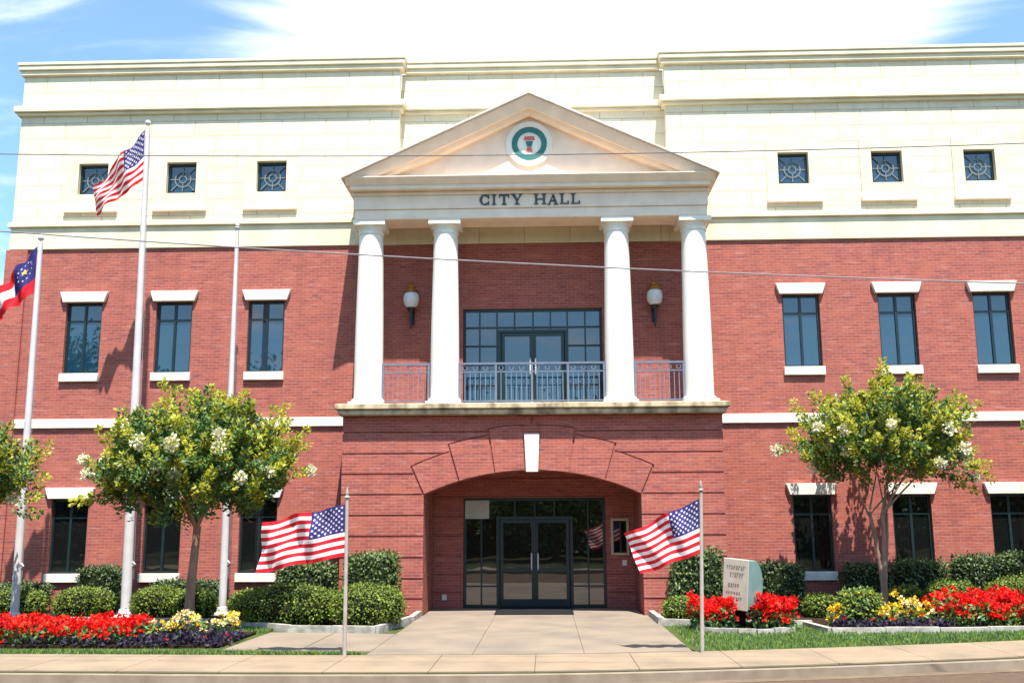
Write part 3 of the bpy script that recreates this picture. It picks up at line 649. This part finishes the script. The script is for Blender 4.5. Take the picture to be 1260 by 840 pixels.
def flag(ht, hb, ft, fb, label, amp=.07, ph=0., kind='us', waves=2.3, diag=.6, nu=40):
    ht, hb, ft, fb = map(np.array, (ht, hb, ft, fb)); nv = 26
    o = ht.copy()
    def P(u, v):                      # u hoist to fly, v top to bottom
        p = (ht*(1-v)+hb*v)*(1-u)+(ft*(1-v)+fb*v)*u
        n = np.cross(ft-ht, hb-ht); n = n/np.linalg.norm(n)
        e = min(1, u*2.2)
        w = amp*e*sin(2*pi*waves*(u+diag*v*.5)+ph)+amp*.4*e*sin(2*pi*(waves*1.9)*(u-.35*v)+ph*2+1)
        p = p+n*w; p[2] += amp*.35*e*sin(2*pi*waves*.8*u+ph+.7)*(1-.3*v)
        return p-o, n
    b = MB(); k = {m: b.mi(m) for m in (FR, FW, FB, FY)}
    for j in range(nv+1):
        for i in range(nu+1): b.v.append(tuple(P(i/nu, j/nv)[0]))
    for j in range(nv):
        for i in range(nu):
            a = j*(nu+1)+i; b.f.append((a, a+nu+1, a+nu+2, a+1))
            if kind == 'us': m = FB if (i < nu*.4 and j < 14) else (FR if (j//2) % 2 == 0 else FW)
            else: m = FB if (i < nu*.55 and j < 18) else (FR if (j < 9 or j > 17) else FW)
            b.m.append(k[m])
    ns = len(b.f)
    H = np.linalg.norm(hb-ht); Wd = np.linalg.norm(ft-ht)
    st = []
    if kind == 'us':
        for r_ in range(9):
            for c_ in range(6 if r_ % 2 == 0 else 5): st.append(((c_*2+1+(r_ % 2))/12*.4, (r_+1)/10*7/13, .031, FW))
    else:
        st = [(.27+.135*cos(a)*H/Wd*1.5, .33+.2*sin(a), .028, FW) for a in np.linspace(0, 2*pi, 14)[:-1]]+[(.27, .33, .085, FY)]
    for u, v, r_, m in st:
        for s in (-1, 1):
            pts = []
            for q in range(10):
                a = pi/2+q*pi/5; rr = r_*(1 if q % 2 == 0 else .42)
                p, n = P(u+rr*cos(a)*H/Wd, v-rr*sin(a)); pts.append(p+n*s*.006)
            b.face(pts, m)
    ob = b.build('state_flag' if kind != 'us' else 'national_flag', loc=tuple(o)); ob.data.polygons.foreach_set('use_smooth', [i < ns for i in range(len(ob.data.polygons))])
    return tag(ob, label, 'flag', 'flags on the poles')
flag((-3.06, -7.68, 2.46), (-3.05, -7.68, 1.60), (-4.52, -7.45, 2.17), (-4.58, -7.5, 1.32), 'stars and stripes blowing nearly level from the left roadside pole', .075, .4)
flag((2.96, -7.3, 2.53), (2.95, -7.3, 1.62), (1.68, -7.0, 1.93), (1.95, -7.15, 1.26), 'stars and stripes drooping from the right roadside pole', .075, 1.9)
flag((-9.93, -.48, 12.22), (-9.90, -.48, 10.85), (-11.08, -.6, 10.66), (-11.1, -.4, 9.98), 'stars and stripes hanging limply at the top of the tallest pole', .12, 2.2, waves=1.8)
flag((-11.97, -1.5, 8.85), (-11.95, -1.5, 7.72), (-13.0, -1.35, 7.75), (-12.95, -1.45, 6.95), 'blue, white and red state flag at the left edge', .09, .9, 'state')

# ------------------------------------------------------------------ plants
def leaves(b, P, D, size, asp, k, rng, N=None, jit=.6):
    """add one folded leaf-shaped face per point P, long axis D"""
    n = len(P); D = D/np.linalg.norm(D, axis=1, keepdims=True)
    q = rng.normal(size=(n, 3)) if N is None else N+rng.normal(size=(n, 3))*jit; s = np.cross(D, q); s /= np.linalg.norm(s, axis=1, keepdims=True)
    l = size*rng.uniform(.7, 1.3, (n, 1)); w = l*asp
    nn = np.cross(s, D)
    a = P; t = P+D*l; m = P+D*l*.5-nn*w*.15; lft = m+s*w*.5; rgt = m-s*w*.5
    base = len(b.v); V = np.stack([a, rgt, t, lft], 1).reshape(-1, 3)
    b.v += [tuple(v) for v in V.tolist()]; b.f += [(base+4*i, base+4*i+1, base+4*i+2, base+4*i+3) for i in range(n)]; b.m += list(k)
def myrtle(base, top, cc, rad, label, seed, stems, nshoot=190, per=62, light=.45, blooms=14, extra=(), name='crape_myrtle', bloom_top=.15):
    rng = np.random.default_rng(seed); rr = random.Random(seed)
    t = thing(name, label, 'tree', base, None); base = np.array(base, float); cc = np.array(cc, float)-base; rad = np.array(rad, float); top = np.array(top, float)-base
    b = MB()
    forks = []
    for (dx, dy, r0, split) in stems:
        p0 = np.array([dx*.13, dy*.13, -.1]); p1 = top+np.array([dx, dy, 0])
        path = [p0+(p1-p0)*np.array([max(0, k-.38)/.62, max(0, k-.38)/.62, k])+np.array([sin(k*4+seed)*.025, cos(k*5+seed)*.025, 0]) for k in np.linspace(0, 1, 7)]
        b.tube(path, [r0*(1.15-.35*k) for k in np.linspace(0, 1, 7)], BARK, 9); forks.append((p1, r0*.75))
    ends = []
    for p1, r in forks:
        for i in range(max(3, int(11/len(forks)))):
            a = rr.uniform(0, 2*pi); e = cc+np.array([cos(a)*rad[0]*rr.uniform(.35, .75), sin(a)*rad[1]*rr.uniform(.35, .75), rad[2]*rr.uniform(-.35, .6)])
            mid = p1+(e-p1)*.5+np.array([rr.uniform(-.1, .1), rr.uniform(-.1, .1), .12]); b.tube([p1-np.array([0, 0, .05]), p1+(mid-p1)*.5, mid, e], [r*.62, r*.5, r*.36, r*.12], BARK, 6); ends.append((p1, mid, e))
            for q in range(2):
                e2 = e+np.array([rr.uniform(-.6, .6), rr.uniform(-.6, .6), rr.uniform(.1, .6)]); b.tube([mid, (mid+e2)/2+np.array([0, 0, .05]), e2], [r*.3, r*.2, r*.06], BARK, 5)
    b.build('trunk', t, True)
    c = MB(); K = [c.mi(m) for m in (LF1, LF2, LF3, LFR)]
    lob = [(rng.normal(size=3), rng.uniform(.75, 1.12)) for _ in range(16)]
    cnt = 0; tips = []
    shoots = []
    while len(shoots) < nshoot:
        d = rng.normal(size=3); d /= np.linalg.norm(d); f = rng.uniform(.25, 1)**.5
        s = 1.0
        for ld, lf in lob:
            ld_ = ld/np.linalg.norm(ld); w = max(0, d.dot(ld_)-.7)/.3; s = s*(1-w)+lf*w
        p = cc+d*rad*f*s*.88
        if d[2] < -.7 and rng.random() < .6: continue
        shoots.append((p, d, f))
    for _ in range(nshoot//6):
        d = rng.normal(size=3); d /= np.linalg.norm(d)
        if d[2] < -.15: continue
        shoots.append((cc+d*rad*rng.uniform(.86, 1.0), d*np.array([1, 1, .8]), 1.45))
    for e in extra: shoots.append((cc+np.array(e[:3], float), np.array(e[3:6], float), 1))
    for p, d, f in shoots:
        out = d*np.array([.75, .75, .35])+np.array([0, 0, .85])+rng.normal(size=3)*.18
        if len(shoots)-cnt <= len(extra): out = d
        out /= np.linalg.norm(out); ln = rng.uniform(.38, .95)
        cnt += 1
        u = rng.uniform(0, 1, per)**.8
        ctr = p+np.outer((u-.35)*ln*(1.25 if f > 1.2 else 1), out)
        off = rng.normal(size=(per, 3)); off -= np.outer(off@out, out); off /= np.linalg.norm(off, axis=1, keepdims=True)
        P_ = ctr+off*(.02+.1*rng.random((per, 1)))*(1.15-.75*u[:, None])
        D = off+out*.75+rng.normal(size=(per, 3))*.35
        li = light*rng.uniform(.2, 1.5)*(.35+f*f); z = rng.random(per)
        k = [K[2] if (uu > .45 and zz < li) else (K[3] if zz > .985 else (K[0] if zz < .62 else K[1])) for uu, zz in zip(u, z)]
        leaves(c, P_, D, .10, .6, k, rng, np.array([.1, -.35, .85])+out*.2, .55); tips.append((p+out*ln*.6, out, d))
    c.build('crown', t)
    if blooms:
        f_ = MB(); kb = f_.mi(BLOOM); done = 0; won = []; idx = list(range(len(tips))); rr.shuffle(idx)
        for i in idx:
            p, out, d = tips[i]
            if done >= blooms: break
            if d[1] > .15 or d[2] > bloom_top or any(np.linalg.norm(p-w) < .5 for w in won): continue
            won.append(p)
            n = 85; q = rng.normal(size=(n, 3)); q /= np.linalg.norm(q, axis=1, keepdims=True)
            cpt = p+d*.1
            PP = cpt+q*rng.uniform(.3, 1, (n, 1))*np.array([.13, .13, .15])*rng.uniform(.65, 1.1); leaves(f_, PP, q+rng.normal(size=(n, 3))*.6, .065, .9, [kb]*n, rng); done += 1
        f_.build('blossom', t)
    return t
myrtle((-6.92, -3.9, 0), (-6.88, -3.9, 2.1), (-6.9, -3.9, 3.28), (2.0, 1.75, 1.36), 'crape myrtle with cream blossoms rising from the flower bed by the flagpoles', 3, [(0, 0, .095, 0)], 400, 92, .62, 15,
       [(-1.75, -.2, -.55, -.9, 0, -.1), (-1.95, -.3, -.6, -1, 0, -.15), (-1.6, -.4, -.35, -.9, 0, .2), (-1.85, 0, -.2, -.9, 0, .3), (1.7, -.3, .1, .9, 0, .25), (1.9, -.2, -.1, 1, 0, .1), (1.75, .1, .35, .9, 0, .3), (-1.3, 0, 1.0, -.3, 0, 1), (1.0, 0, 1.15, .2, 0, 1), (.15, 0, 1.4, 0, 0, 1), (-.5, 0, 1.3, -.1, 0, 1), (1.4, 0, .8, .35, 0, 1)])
myrtle((8.02, -1.0, 0), (7.98, -1.0, 2.35), (8.2, -1.0, 3.98), (2.05, 1.7, 1.42), 'slender crape myrtle with yellow green crown before the right wing', 11, [(-.2, .05, .05, 0), (.06, -.05, .06, 0), (.2, .1, .045, 0)], 320, 88, .85, 14,
       [(-1.9, -.1, -.1, -.9, 0, -.1), (-1.7, -.3, -.3, -.9, 0, -.2), (-1.6, 0, .4, -.7, 0, .6), (1.7, 0, .55, .9, 0, .5), (1.75, -.3, -.5, .9, 0, -.1), (1.9, -.2, -.7, .8, 0, -.3), (1.5, -.2, -.9, .7, 0, -.4), (1.3, -.3, -.7, .8, 0, -.2), (1.6, -.5, -.6, .9, 0, .1), (1.4, .1, -.85, .8, 0, -.2), (1.7, -.1, -.3, .9, 0, .1), (1.75, .2, -.2, .9, 0, .1), (.1, 0, 1.4, 0, 0, 1), (-.7, 0, 1.2, -.2, 0, 1)])
myrtle((-12.35, -3.9, 0), (-12.3, -3.9, 1.9), (-12.15, -3.9, 3.05), (1.75, 1.6, 1.15), 'crape myrtle cut off by the left edge behind the red flowers', 21, [(0, 0, .09, 0)], 230, 78, .5, 5, [(1.6, -.2, -.35, .9, 0, .1), (1.7, -.2, -.6, .9, 0, -.2)])
myrtle((13.6, -.9, 0), (13.6, -.9, 2.3), (13.75, -.9, 4.0), (1.9, 1.6, 1.3), 'crape myrtle showing only a leafy branch tip at the right edge', 31, [(-.1, 0, .07, 0), (.15, .05, .06, 0)], 200, 70, .7, 4, [(-1.85, -.1, .25, -.9, 0, .2), (-1.8, 0, -.1, -1, 0, 0)])

def shrub(x, y, rx, ry, h, label, seed, kind='mound', name='clipped_shrub', z=.03, size=.06, dens=900, mats=(BX1, BX2), ratio=.72, bloom=None, group='clipped shrubs along the front of the building'):
    rng = np.random.default_rng(seed); e = {'mound': 2.15, 'box': 5.5, 'loose': 2.2}[kind]
    o = MB(); kc = o.mi(BXC); k1, k2 = o.mi(mats[0]), o.mi(mats[1])
    zc = h*.45 if kind != 'box' else h*.5; rz = h-zc
    lump = [(rng.normal(size=3), rng.uniform(-.07, .06)) for _ in range(14)]
    def surf(d):
        a = np.abs(d/np.array([rx, ry, rz]))**e; r = 1/np.sum(a, axis=1)**(1/e); p = d*r[:, None]
        u = d
        f = np.ones(len(d))
        for ld, am in lump:
            w = np.clip((u@(ld/np.linalg.norm(ld))-.6)/.4, 0, 1); f += am*w
        return p*f[:, None]
    # near-black green core filling the shrub behind its leaves
    nu, nv = 22, 12; b0 = len(o.v); dd = []
    for j in range(nv+1):
        th = pi*j/nv
        for i in range(nu): dd.append((sin(th)*cos(2*pi*i/nu)*rx, sin(th)*sin(2*pi*i/nu)*ry, cos(th)*rz))
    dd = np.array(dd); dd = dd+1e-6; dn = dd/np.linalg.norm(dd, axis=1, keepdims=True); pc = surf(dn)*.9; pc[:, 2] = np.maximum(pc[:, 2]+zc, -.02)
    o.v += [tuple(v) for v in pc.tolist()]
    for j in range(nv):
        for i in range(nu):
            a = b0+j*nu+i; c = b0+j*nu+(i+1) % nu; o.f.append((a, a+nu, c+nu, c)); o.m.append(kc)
    area = 2*(rx+ry)*2*h*.8+4*rx*ry; n = int(area*dens)
    # sample box-ish directions
    q = rng.uniform(-1, 1, (n, 3)); q /= np.max(np.abs(q), axis=1, keepdims=True)
    d = q*np.array([rx, ry, rz]); d /= np.linalg.norm(d, axis=1, keepdims=True)
    P_ = surf(d)*np.where(rng.random((n, 1)) < .05, rng.uniform(1.03, 1.13, (n, 1)), rng.uniform(.84, 1.03, (n, 1))); keep = P_[:, 2]+zc > .0; P_ = P_[keep]; d = d[keep]; n = len(P_); P_[:, 2] += zc
    nrm = np.sign(d)*np.abs(P_-np.array([0, 0, zc]))**(e-1)/np.array([rx, ry, rz])**e; nrm /= np.linalg.norm(nrm, axis=1, keepdims=True)+1e-9
    D = nrm*.45+rng.normal(size=(n, 3))*.75
    r_ = rng.random(n); top = rng.random(n)
    k = [k1 if a < ratio else k2 for a in r_]
    leaves(o, P_, D, size, .6, k, rng, nrm, .35)
    if bloom:
        kb = o.mi(bloom[0]); m_ = bloom[1]; ii = rng.choice(n, m_); pts = np.repeat(P_[ii]*1.03, 5, 0); leaves(o, pts+rng.normal(size=pts.shape)*.02, rng.normal(size=pts.shape)+np.array([0, -.4, .6]), .05, .9, [kb]*len(pts), rng)
    ob = o.build(name, loc=(x, y, z)); ob['label'] = label; ob['category'] = 'shrub'
    if group: ob['group'] = group
    return ob
HD = (HL1, HL2)
shrub(-5.25, -2.5, 1.22, .7, .82, 'wide low clipped mound left of the entrance, behind the flying flag', 1)
shrub(-3.42, -3.0, .78, .72, .88, 'round clipped mound beside the entrance path at the kerb corner', 2)
shrub(-5.5, .3, .72, .5, 1.2, 'loose leafy hedge block behind the wide left mound', 3, 'box', 'hedge_bush', size=.085, dens=620, mats=HD)
shrub(-3.78, -.62, .62, .42, 1.5, 'tall leafy hedge block against the porch, left of the arch', 4, 'box', 'hedge_bush', size=.085, dens=620, mats=HD, ratio=.7)
shrub(-12.35, -.45, .78, .55, .66, 'low flat mound between the left edge and the state flagpole', 5)
shrub(-10.75, -.35, .68, .55, .70, 'low mound between the state flagpole and the tallest flagpole', 6)
shrub(-8.95, -.35, .64, .55, .70, 'low mound just right of the tallest flagpole', 7)
shrub(-7.9, -.75, .5, .4, .66, 'low mound behind the crape myrtle trunk, by the bare flagpole', 8)
shrub(-6.85, -.1, .45, .42, .6, 'small mound between the bare flagpole and the wide mound', 42)
shrub(-10.9, .85, .5, .38, 1.12, 'taller dark hedge block under the wall between the first two lower windows', 9, 'box', 'hedge_bush', size=.07, dens=700, mats=HD, ratio=.5)
shrub(-12.9, .85, .75, .36, .72, 'dark hedge block under the leftmost lower window', 10, 'box', 'hedge_bush', size=.07, dens=600, mats=HD, ratio=.5)
shrub(-8.6, .85, .9, .36, .78, 'dark hedge block behind the mounds under the second lower window', 43, 'box', 'hedge_bush', size=.07, dens=600, mats=HD, ratio=.5)
shrub(3.82, -.55, .6, .42, 1.5, 'tall dark hedge block against the porch, right of the arch', 11, 'box', 'hedge_bush', size=.085, dens=620, mats=HD)
shrub(3.32, -1.75, .44, .42, .52, 'small round mound at the kerb right of the entrance', 12)
shrub(5.95, .45, .58, .45, 1.15, 'boxy dark hedge block behind the drop box flowers', 13, 'box', 'hedge_bush', size=.075, dens=700, mats=HD, ratio=.5)
shrub(6.6, -.8, .4, .4, .52, 'small light mound under the window right of the porch', 14)
shrub(8.22, .85, .55, .4, 1.12, 'boxy dark hedge block behind the slender crape myrtle trunk', 15, 'box', 'hedge_bush', size=.07, dens=700, mats=HD, ratio=.45)
shrub(8.75, -.05, .42, .36, .66, 'light mound just right of the slender crape myrtle trunk', 16)
shrub(9.5, .85, .62, .4, 1.2, 'hedge block with reddish tips under the second right lower window', 17, 'box', 'hedge_bush', size=.08, dens=650, mats=HD, bloom=(LFR, 40))
shrub(9.72, -.5, .58, .5, .84, 'rounded light green mound behind the left end of the long red flowers', 18)
shrub(10.85, .85, .62, .4, 1.3, 'dark hedge block under the wall between the last two lower windows', 19, 'box', 'hedge_bush', size=.08, dens=650, mats=HD, ratio=.45)
shrub(12.0, .85, .6, .4, 1.36, 'tallest of the dark hedge blocks, under the rightmost window', 20, 'box', 'hedge_bush', size=.08, dens=650, mats=HD)
shrub(11.15, -.5, .78, .5, .88, 'wide light green mound at the right edge behind the red flowers', 44)
shrub(13.2, -.5, .7, .5, .85, 'light green mound outside the right edge behind the red flowers', 45)
shrub(6.82, -3.0, .46, .42, .74, 'loose bright green bush with yellow flowers at the end of the long bed', 22, 'loose', 'flowering_bush', size=.08, dens=650, mats=(LF1, BX1), ratio=.5, bloom=(FLY, 12), group=None, z=.05)

def flowers(name, label, region, n, h, pal, foliage, seed, head=.065, zb=.04, nlow=None, low=None):
    rng = np.random.default_rng(seed); b = MB(); xs0, xs1 = min(p[0] for p in region), max(p[0] for p in region); ys0, ys1 = min(p[1] for p in region), max(p[1] for p in region)
    def inside(x, y):
        c = False; j = len(region)-1
        for i in range(len(region)):
            (xi, yi), (xj, yj) = region[i], region[j]
            if (yi > y) != (yj > y) and x < (xj-xi)*(y-yi)/(yj-yi)+xi: c = not c
            j = i
        return c
    def pts(n):
        out = []
        while len(out) < n:
            x, y = rng.uniform(xs0, xs1), rng.uniform(ys0, ys1)
            if inside(x, y): out.append((x, y))
        return np.array(out)
    kf = [b.mi(m) for m in foliage]
    bumpf = lambda P: .82+.18*np.sin(P[:, 0]*3.1+seed)*np.cos(P[:, 1]*3.7)+.1*np.sin(P[:, 0]*8.3)
    P = pts(n*4); z = zb+rng.random(n*4)*h*.75*bumpf(P)
    leaves(b, np.c_[P, z], rng.normal(size=(n*4, 3))+np.array([0, 0, .8]), .11, .6, [kf[i] for i in rng.integers(0, len(kf), n*4)], rng)
    kp = [b.mi(m) for m, _ in pal]; pw = np.array([w for _, w in pal]); pw = pw/pw.sum()
    P = pts(n); z = zb+h*bumpf(P)*rng.uniform(.35, 1.08, n); per = 12
    hd = np.repeat(np.c_[P, z], per, 0); q = rng.normal(size=hd.shape); q[:, 2] = np.abs(q[:, 2])*.8; q /= np.linalg.norm(q, axis=1, keepdims=True)
    kk = np.repeat(rng.choice(kp, n, p=pw), per)
    hd = hd+0
    leaves(b, hd+q*head*rng.uniform(.3, 1, (n*per, 1)), q+rng.normal(size=hd.shape)*.5, head*1.0, .9, kk.tolist(), rng)
    if low:
        kl = b.mi(low); m_ = nlow; P = pts(m_); z = zb+rng.random(m_)*h*.45; leaves(b, np.c_[P, z], rng.normal(size=(m_, 3))+np.array([0, 0, .6]), .1, .6, [kl]*m_, rng)
    return tag(b.build(name), label, 'flowers', None, 'stuff')
RED = [(FLR, .58), (FLR2, .22), (FLR3, .2)]
flowers('red_flowers', 'mass of red flowers in the bed below the flagpoles', [(-14.3, -6.4), (-7.4, -6.45), (-7.1, -5.4), (-7.3, -4.8), (-14.3, -4.8)], 1250, .38, RED, (LF2, LF1), 1)
flowers('yellow_flowers', 'yellow and cream flowers round the crape myrtle trunk', [(-7.25, -5.5), (-5.65, -5.5), (-5.55, -4.6), (-7.1, -4.5)], 52, .42, [(FLY, .5), (FLC, .5)], (LF1, LF2, PUR), 2, .06)
flowers('purple_plants', 'low dark purple leafy edging before the left flowers', [(-14.3, -6.52), (-5.42, -6.52), (-5.38, -5.0), (-7.0, -5.4), (-7.3, -6.38), (-14.3, -6.42)], 30, .15, [(FLR, .6), (PUR, .4)], (PUR, PUR, LF2), 3, .03, nlow=1500, low=PUR)
flowers('red_flowers', 'bushy clump of red flowers left of the drop box', [(3.52+.46*cos(a)+.2, -3.5+.5*sin(a)) for a in np.linspace(0, 2*pi, 12)[:-1]], 240, .58, RED, (LF2, LF1), 4)
flowers('red_flowers', 'bushy clump of red flowers right of the drop box', [(4.93+.46*cos(a), -3.5+.5*sin(a)) for a in np.linspace(0, 2*pi, 12)[:-1]], 230, .58, RED, (LF2, LF1), 5)
flowers('red_flowers', 'long mass of red flowers behind the grey stone kerb', [(8.35, -3.55), (10.2, -3.4), (14.2, -2.75), (14.2, -1.6), (8.3, -2.4)], 1000, .66, RED, (LF2, LF1, BX1), 6)
flowers('yellow_flowers', 'yellow flowers between the green bush and the long red flowers', [(7.1, -3.5), (8.3, -3.5), (8.25, -2.6), (7.1, -2.6)], 48, .58, [(FLY, .6), (FLC, .4)], (LF1, LF2, LF3), 7, .065)
flowers('yellow_flowers', 'few orange yellow blooms left of the bright green bush', [(6.1, -3.4), (6.42, -3.4), (6.42, -2.9), (6.1, -2.9)], 14, .36, [(FLY, 1)], (LF1, LF2), 8, .07)
flowers('purple_plants', 'low dark purple leafy edging before the yellow flowers', [(6.05, -4.05), (8.4, -3.98), (8.4, -3.45), (6.1, -3.45)], 25, .26, [(PUR, .8), (FLR, .2)], (PUR, PUR, LF2), 9, .04, nlow=900, low=PUR)
# grass blades on the visible strips
rng = np.random.default_rng(5); b = MB(); kg = [b.mi(m) for m in (LF1, BX1, LF2)]
pts = []
def scatter(n, x0, x1, f0, f1):
    k = 0
    while k < n:
        x = rng.uniform(x0, x1); y0, y1 = f0(x), f1(x); k += 1
        if y1 > y0: pts.append((x, rng.uniform(y0, y1), -.02))
scatter(14000, 2.9, 12, lambda x: smy(x)+2.12, lambda x: (-4.45 if x < 5.8 else -4.25+max(0, x-8)*.18))
scatter(3000, 2.95, 5.8, lambda x: -4.4, lambda x: -2.65)
scatter(6500, -14, -2.75, lambda x: smy(x)+2.12, lambda x: min(-6.62, -7.12-.45*max(0, (x+5.3)/2.6)) if x < -5.3 else -7.14-.42*max(0, (x+5.3)/2.5))
scatter(2500, -7.2, -5.3, lambda x: -4.0, lambda x: -2.1 - max(0, (x+7.1))*.7)
pts = np.array(pts); n = len(pts)
leaves(b, pts, rng.normal(size=(n, 3))*.45+np.array([0, 0, 1]), .085, .16, [kg[i] for i in rng.integers(0, 3, n)], rng)
tag(b.build('grass'), 'short green grass along the sidewalk', 'grass', None, 'stuff')

# ------------------------------------------------------------------ drop box in the round bed
t = thing('drop_box', 'teal drop box with cream lettered front between two clumps of red flowers', 'drop box', (4.27, -3.35, 0)); t.rotation_euler = (0, radians(5), radians(-38))
m = MB(); prof = [(-.22, .42), (.40, .42), (.44, .55), (.45, .82)]+[(-.02+.47*cos(a), .86+.55*sin(a)) for a in np.linspace(.15, pi/2, 10)]+[(-.22, 1.41)]
k = m.mi(DROP); q = len(prof); n = len(m.v)
m.v += [(-.27, y, z) for y, z in prof]+[(.27, y, z) for y, z in prof]; m.f += [tuple(range(n, n+q))[::-1], tuple(range(n+q, n+2*q))]+[(n+i, n+(i+1) % q, n+q+(i+1) % q, n+q+i) for i in range(q)]; m.m += [k]*(q+2)
m.build('body', t, bevel=.012)
m = MB(); m.box(-.285, .285, -.25, -.221, .40, 1.42, PANEL); m.build('front_panel', t, bevel=.012)
m = MB(); rr = random.Random(3)
for z, h_, x0, x1 in ((1.22, .07, -.2, .2), (1.06, .09, -.12, .2), (.86, .07, -.16, .12), (.72, .045, -.2, .16), (.62, .045, -.14, .2), (.52, .04, -.2, .1)):
    m = MB(); x = x0
    while x < x1-.03:
        w = rr.uniform(.03, .05); m.box(x, x+w*.35, -.257, -.2505, z, z+h_, INK); m.box(x+w*.35, x+w*.8, -.257, -.2505, z+h_*rr.choice((0, .4, .8)), z+h_*rr.choice((.85, 1)), INK); x += w+.012
    m.build('lettering', t)
m = MB(); m.box(-.08, .08, -.06, .1, 0, .419, BLACK); m.build('post', t)

# ------------------------------------------------------------------ overhead cables, the poles that carry them, the trees opposite, an added dark building
def cable(p0, p1, sag, r, m, label):
    b = MB(); p0, p1 = Vector(p0), Vector(p1)
    b.tube([p0.lerp(p1, k)-Vector((0, 0, sag*4*k*(1-k))) for k in np.linspace(0, 1, 41)], r, m, 6)
    return tag(b.build('overhead_cable'), label, 'cable', 'cables strung over the street')
cable((-26, -11, 8.7), (26, -11, 8.4), 1.18, .008, WIREM, 'thin dark cable crossing before the cream stone and pediment')
cable((-26, -11, 8.5), (26, -11, 5.1), 1.05, .010, WIREL, 'pale cable sloping across the brick and the four columns')
for x, lab in ((-26, 'wooden utility pole beyond the left edge'), (26, 'wooden utility pole beyond the right edge')):
    b = MB(); b.tube([(0, 0, -.3), (0, 0, 10)], [.17, .12], BARK2, 10); tag(b.build('utility_pole', loc=(x, -11, 0)), lab, 'utility pole')
def far_tree(x, y, h, r, seed):
    rng = np.random.default_rng(seed); t = thing('shade_tree', 'dense shade tree across the street, mirrored in the windows', 'tree', (x, y, -.3), 'shade trees across the street')
    b = MB(); b.tube([(0, 0, 0), (.1, 0, h*.25), (0, .1, h*.75)], [.3, .24, .08], BARK2, 8); b.build('trunk', t, True)
    c = MB(); K = [c.mi(LF1), c.mi(LF2)]; n = 9000
    cl = rng.normal(size=(60, 3)); cl /= np.linalg.norm(cl, axis=1, keepdims=True); cl = cl*np.array([r, r, h*.4])*rng.uniform(.35, 1, (60, 1))+np.array([0, 0, h*.55])
    P = cl[rng.integers(0, 60, n)]+rng.normal(size=(n, 3))*r*.2; P[:, 2] = np.maximum(P[:, 2], .6)
    leaves(c, P, rng.normal(size=(n, 3)), .42, .6, [K[i] for i in rng.integers(0, 2, n)], rng); c.build('crown', t)
for i, (x, y, h, r) in enumerate([(-44, -46, 15, 6), (-33, -44, 17.5, 6), (-20, -50, 14.5, 6.5), (-9, -46, 12, 5.5), (1, -47, 11, 5.5), (11, -46, 10.5, 5.5), (22, -48, 10, 6), (34, -47, 10, 6), (47, -48, 11, 6)]): far_tree(x, y, h, r, 60+i)

t = thing('added_reflection_block', 'long low brown building added across the street to darken the lower window reflections', 'building', (0, -56, -.3))  # unseen block, added so the lower windows and doors reflect something dark
ADDED_BROWN = mat('added_block_brown', (.075, .05, .036), .9, .2, 2, .1)
m = MB(); m.box(-48, 48, -6, 0, 0, 4.6, ADDED_BROWN); m.build('wall', t)
m = MB(); m.box(-48.4, 48.4, -6.4, .4, 4.601, 4.95, BARK2); m.build('roof', t)
for x in range(-42, 43, 7):
    m = MB(); m.box(-1.6, 1.6, .002, .08, .5, 2.9, BLACK); m.build('window', t, loc=(x, 0, 0))
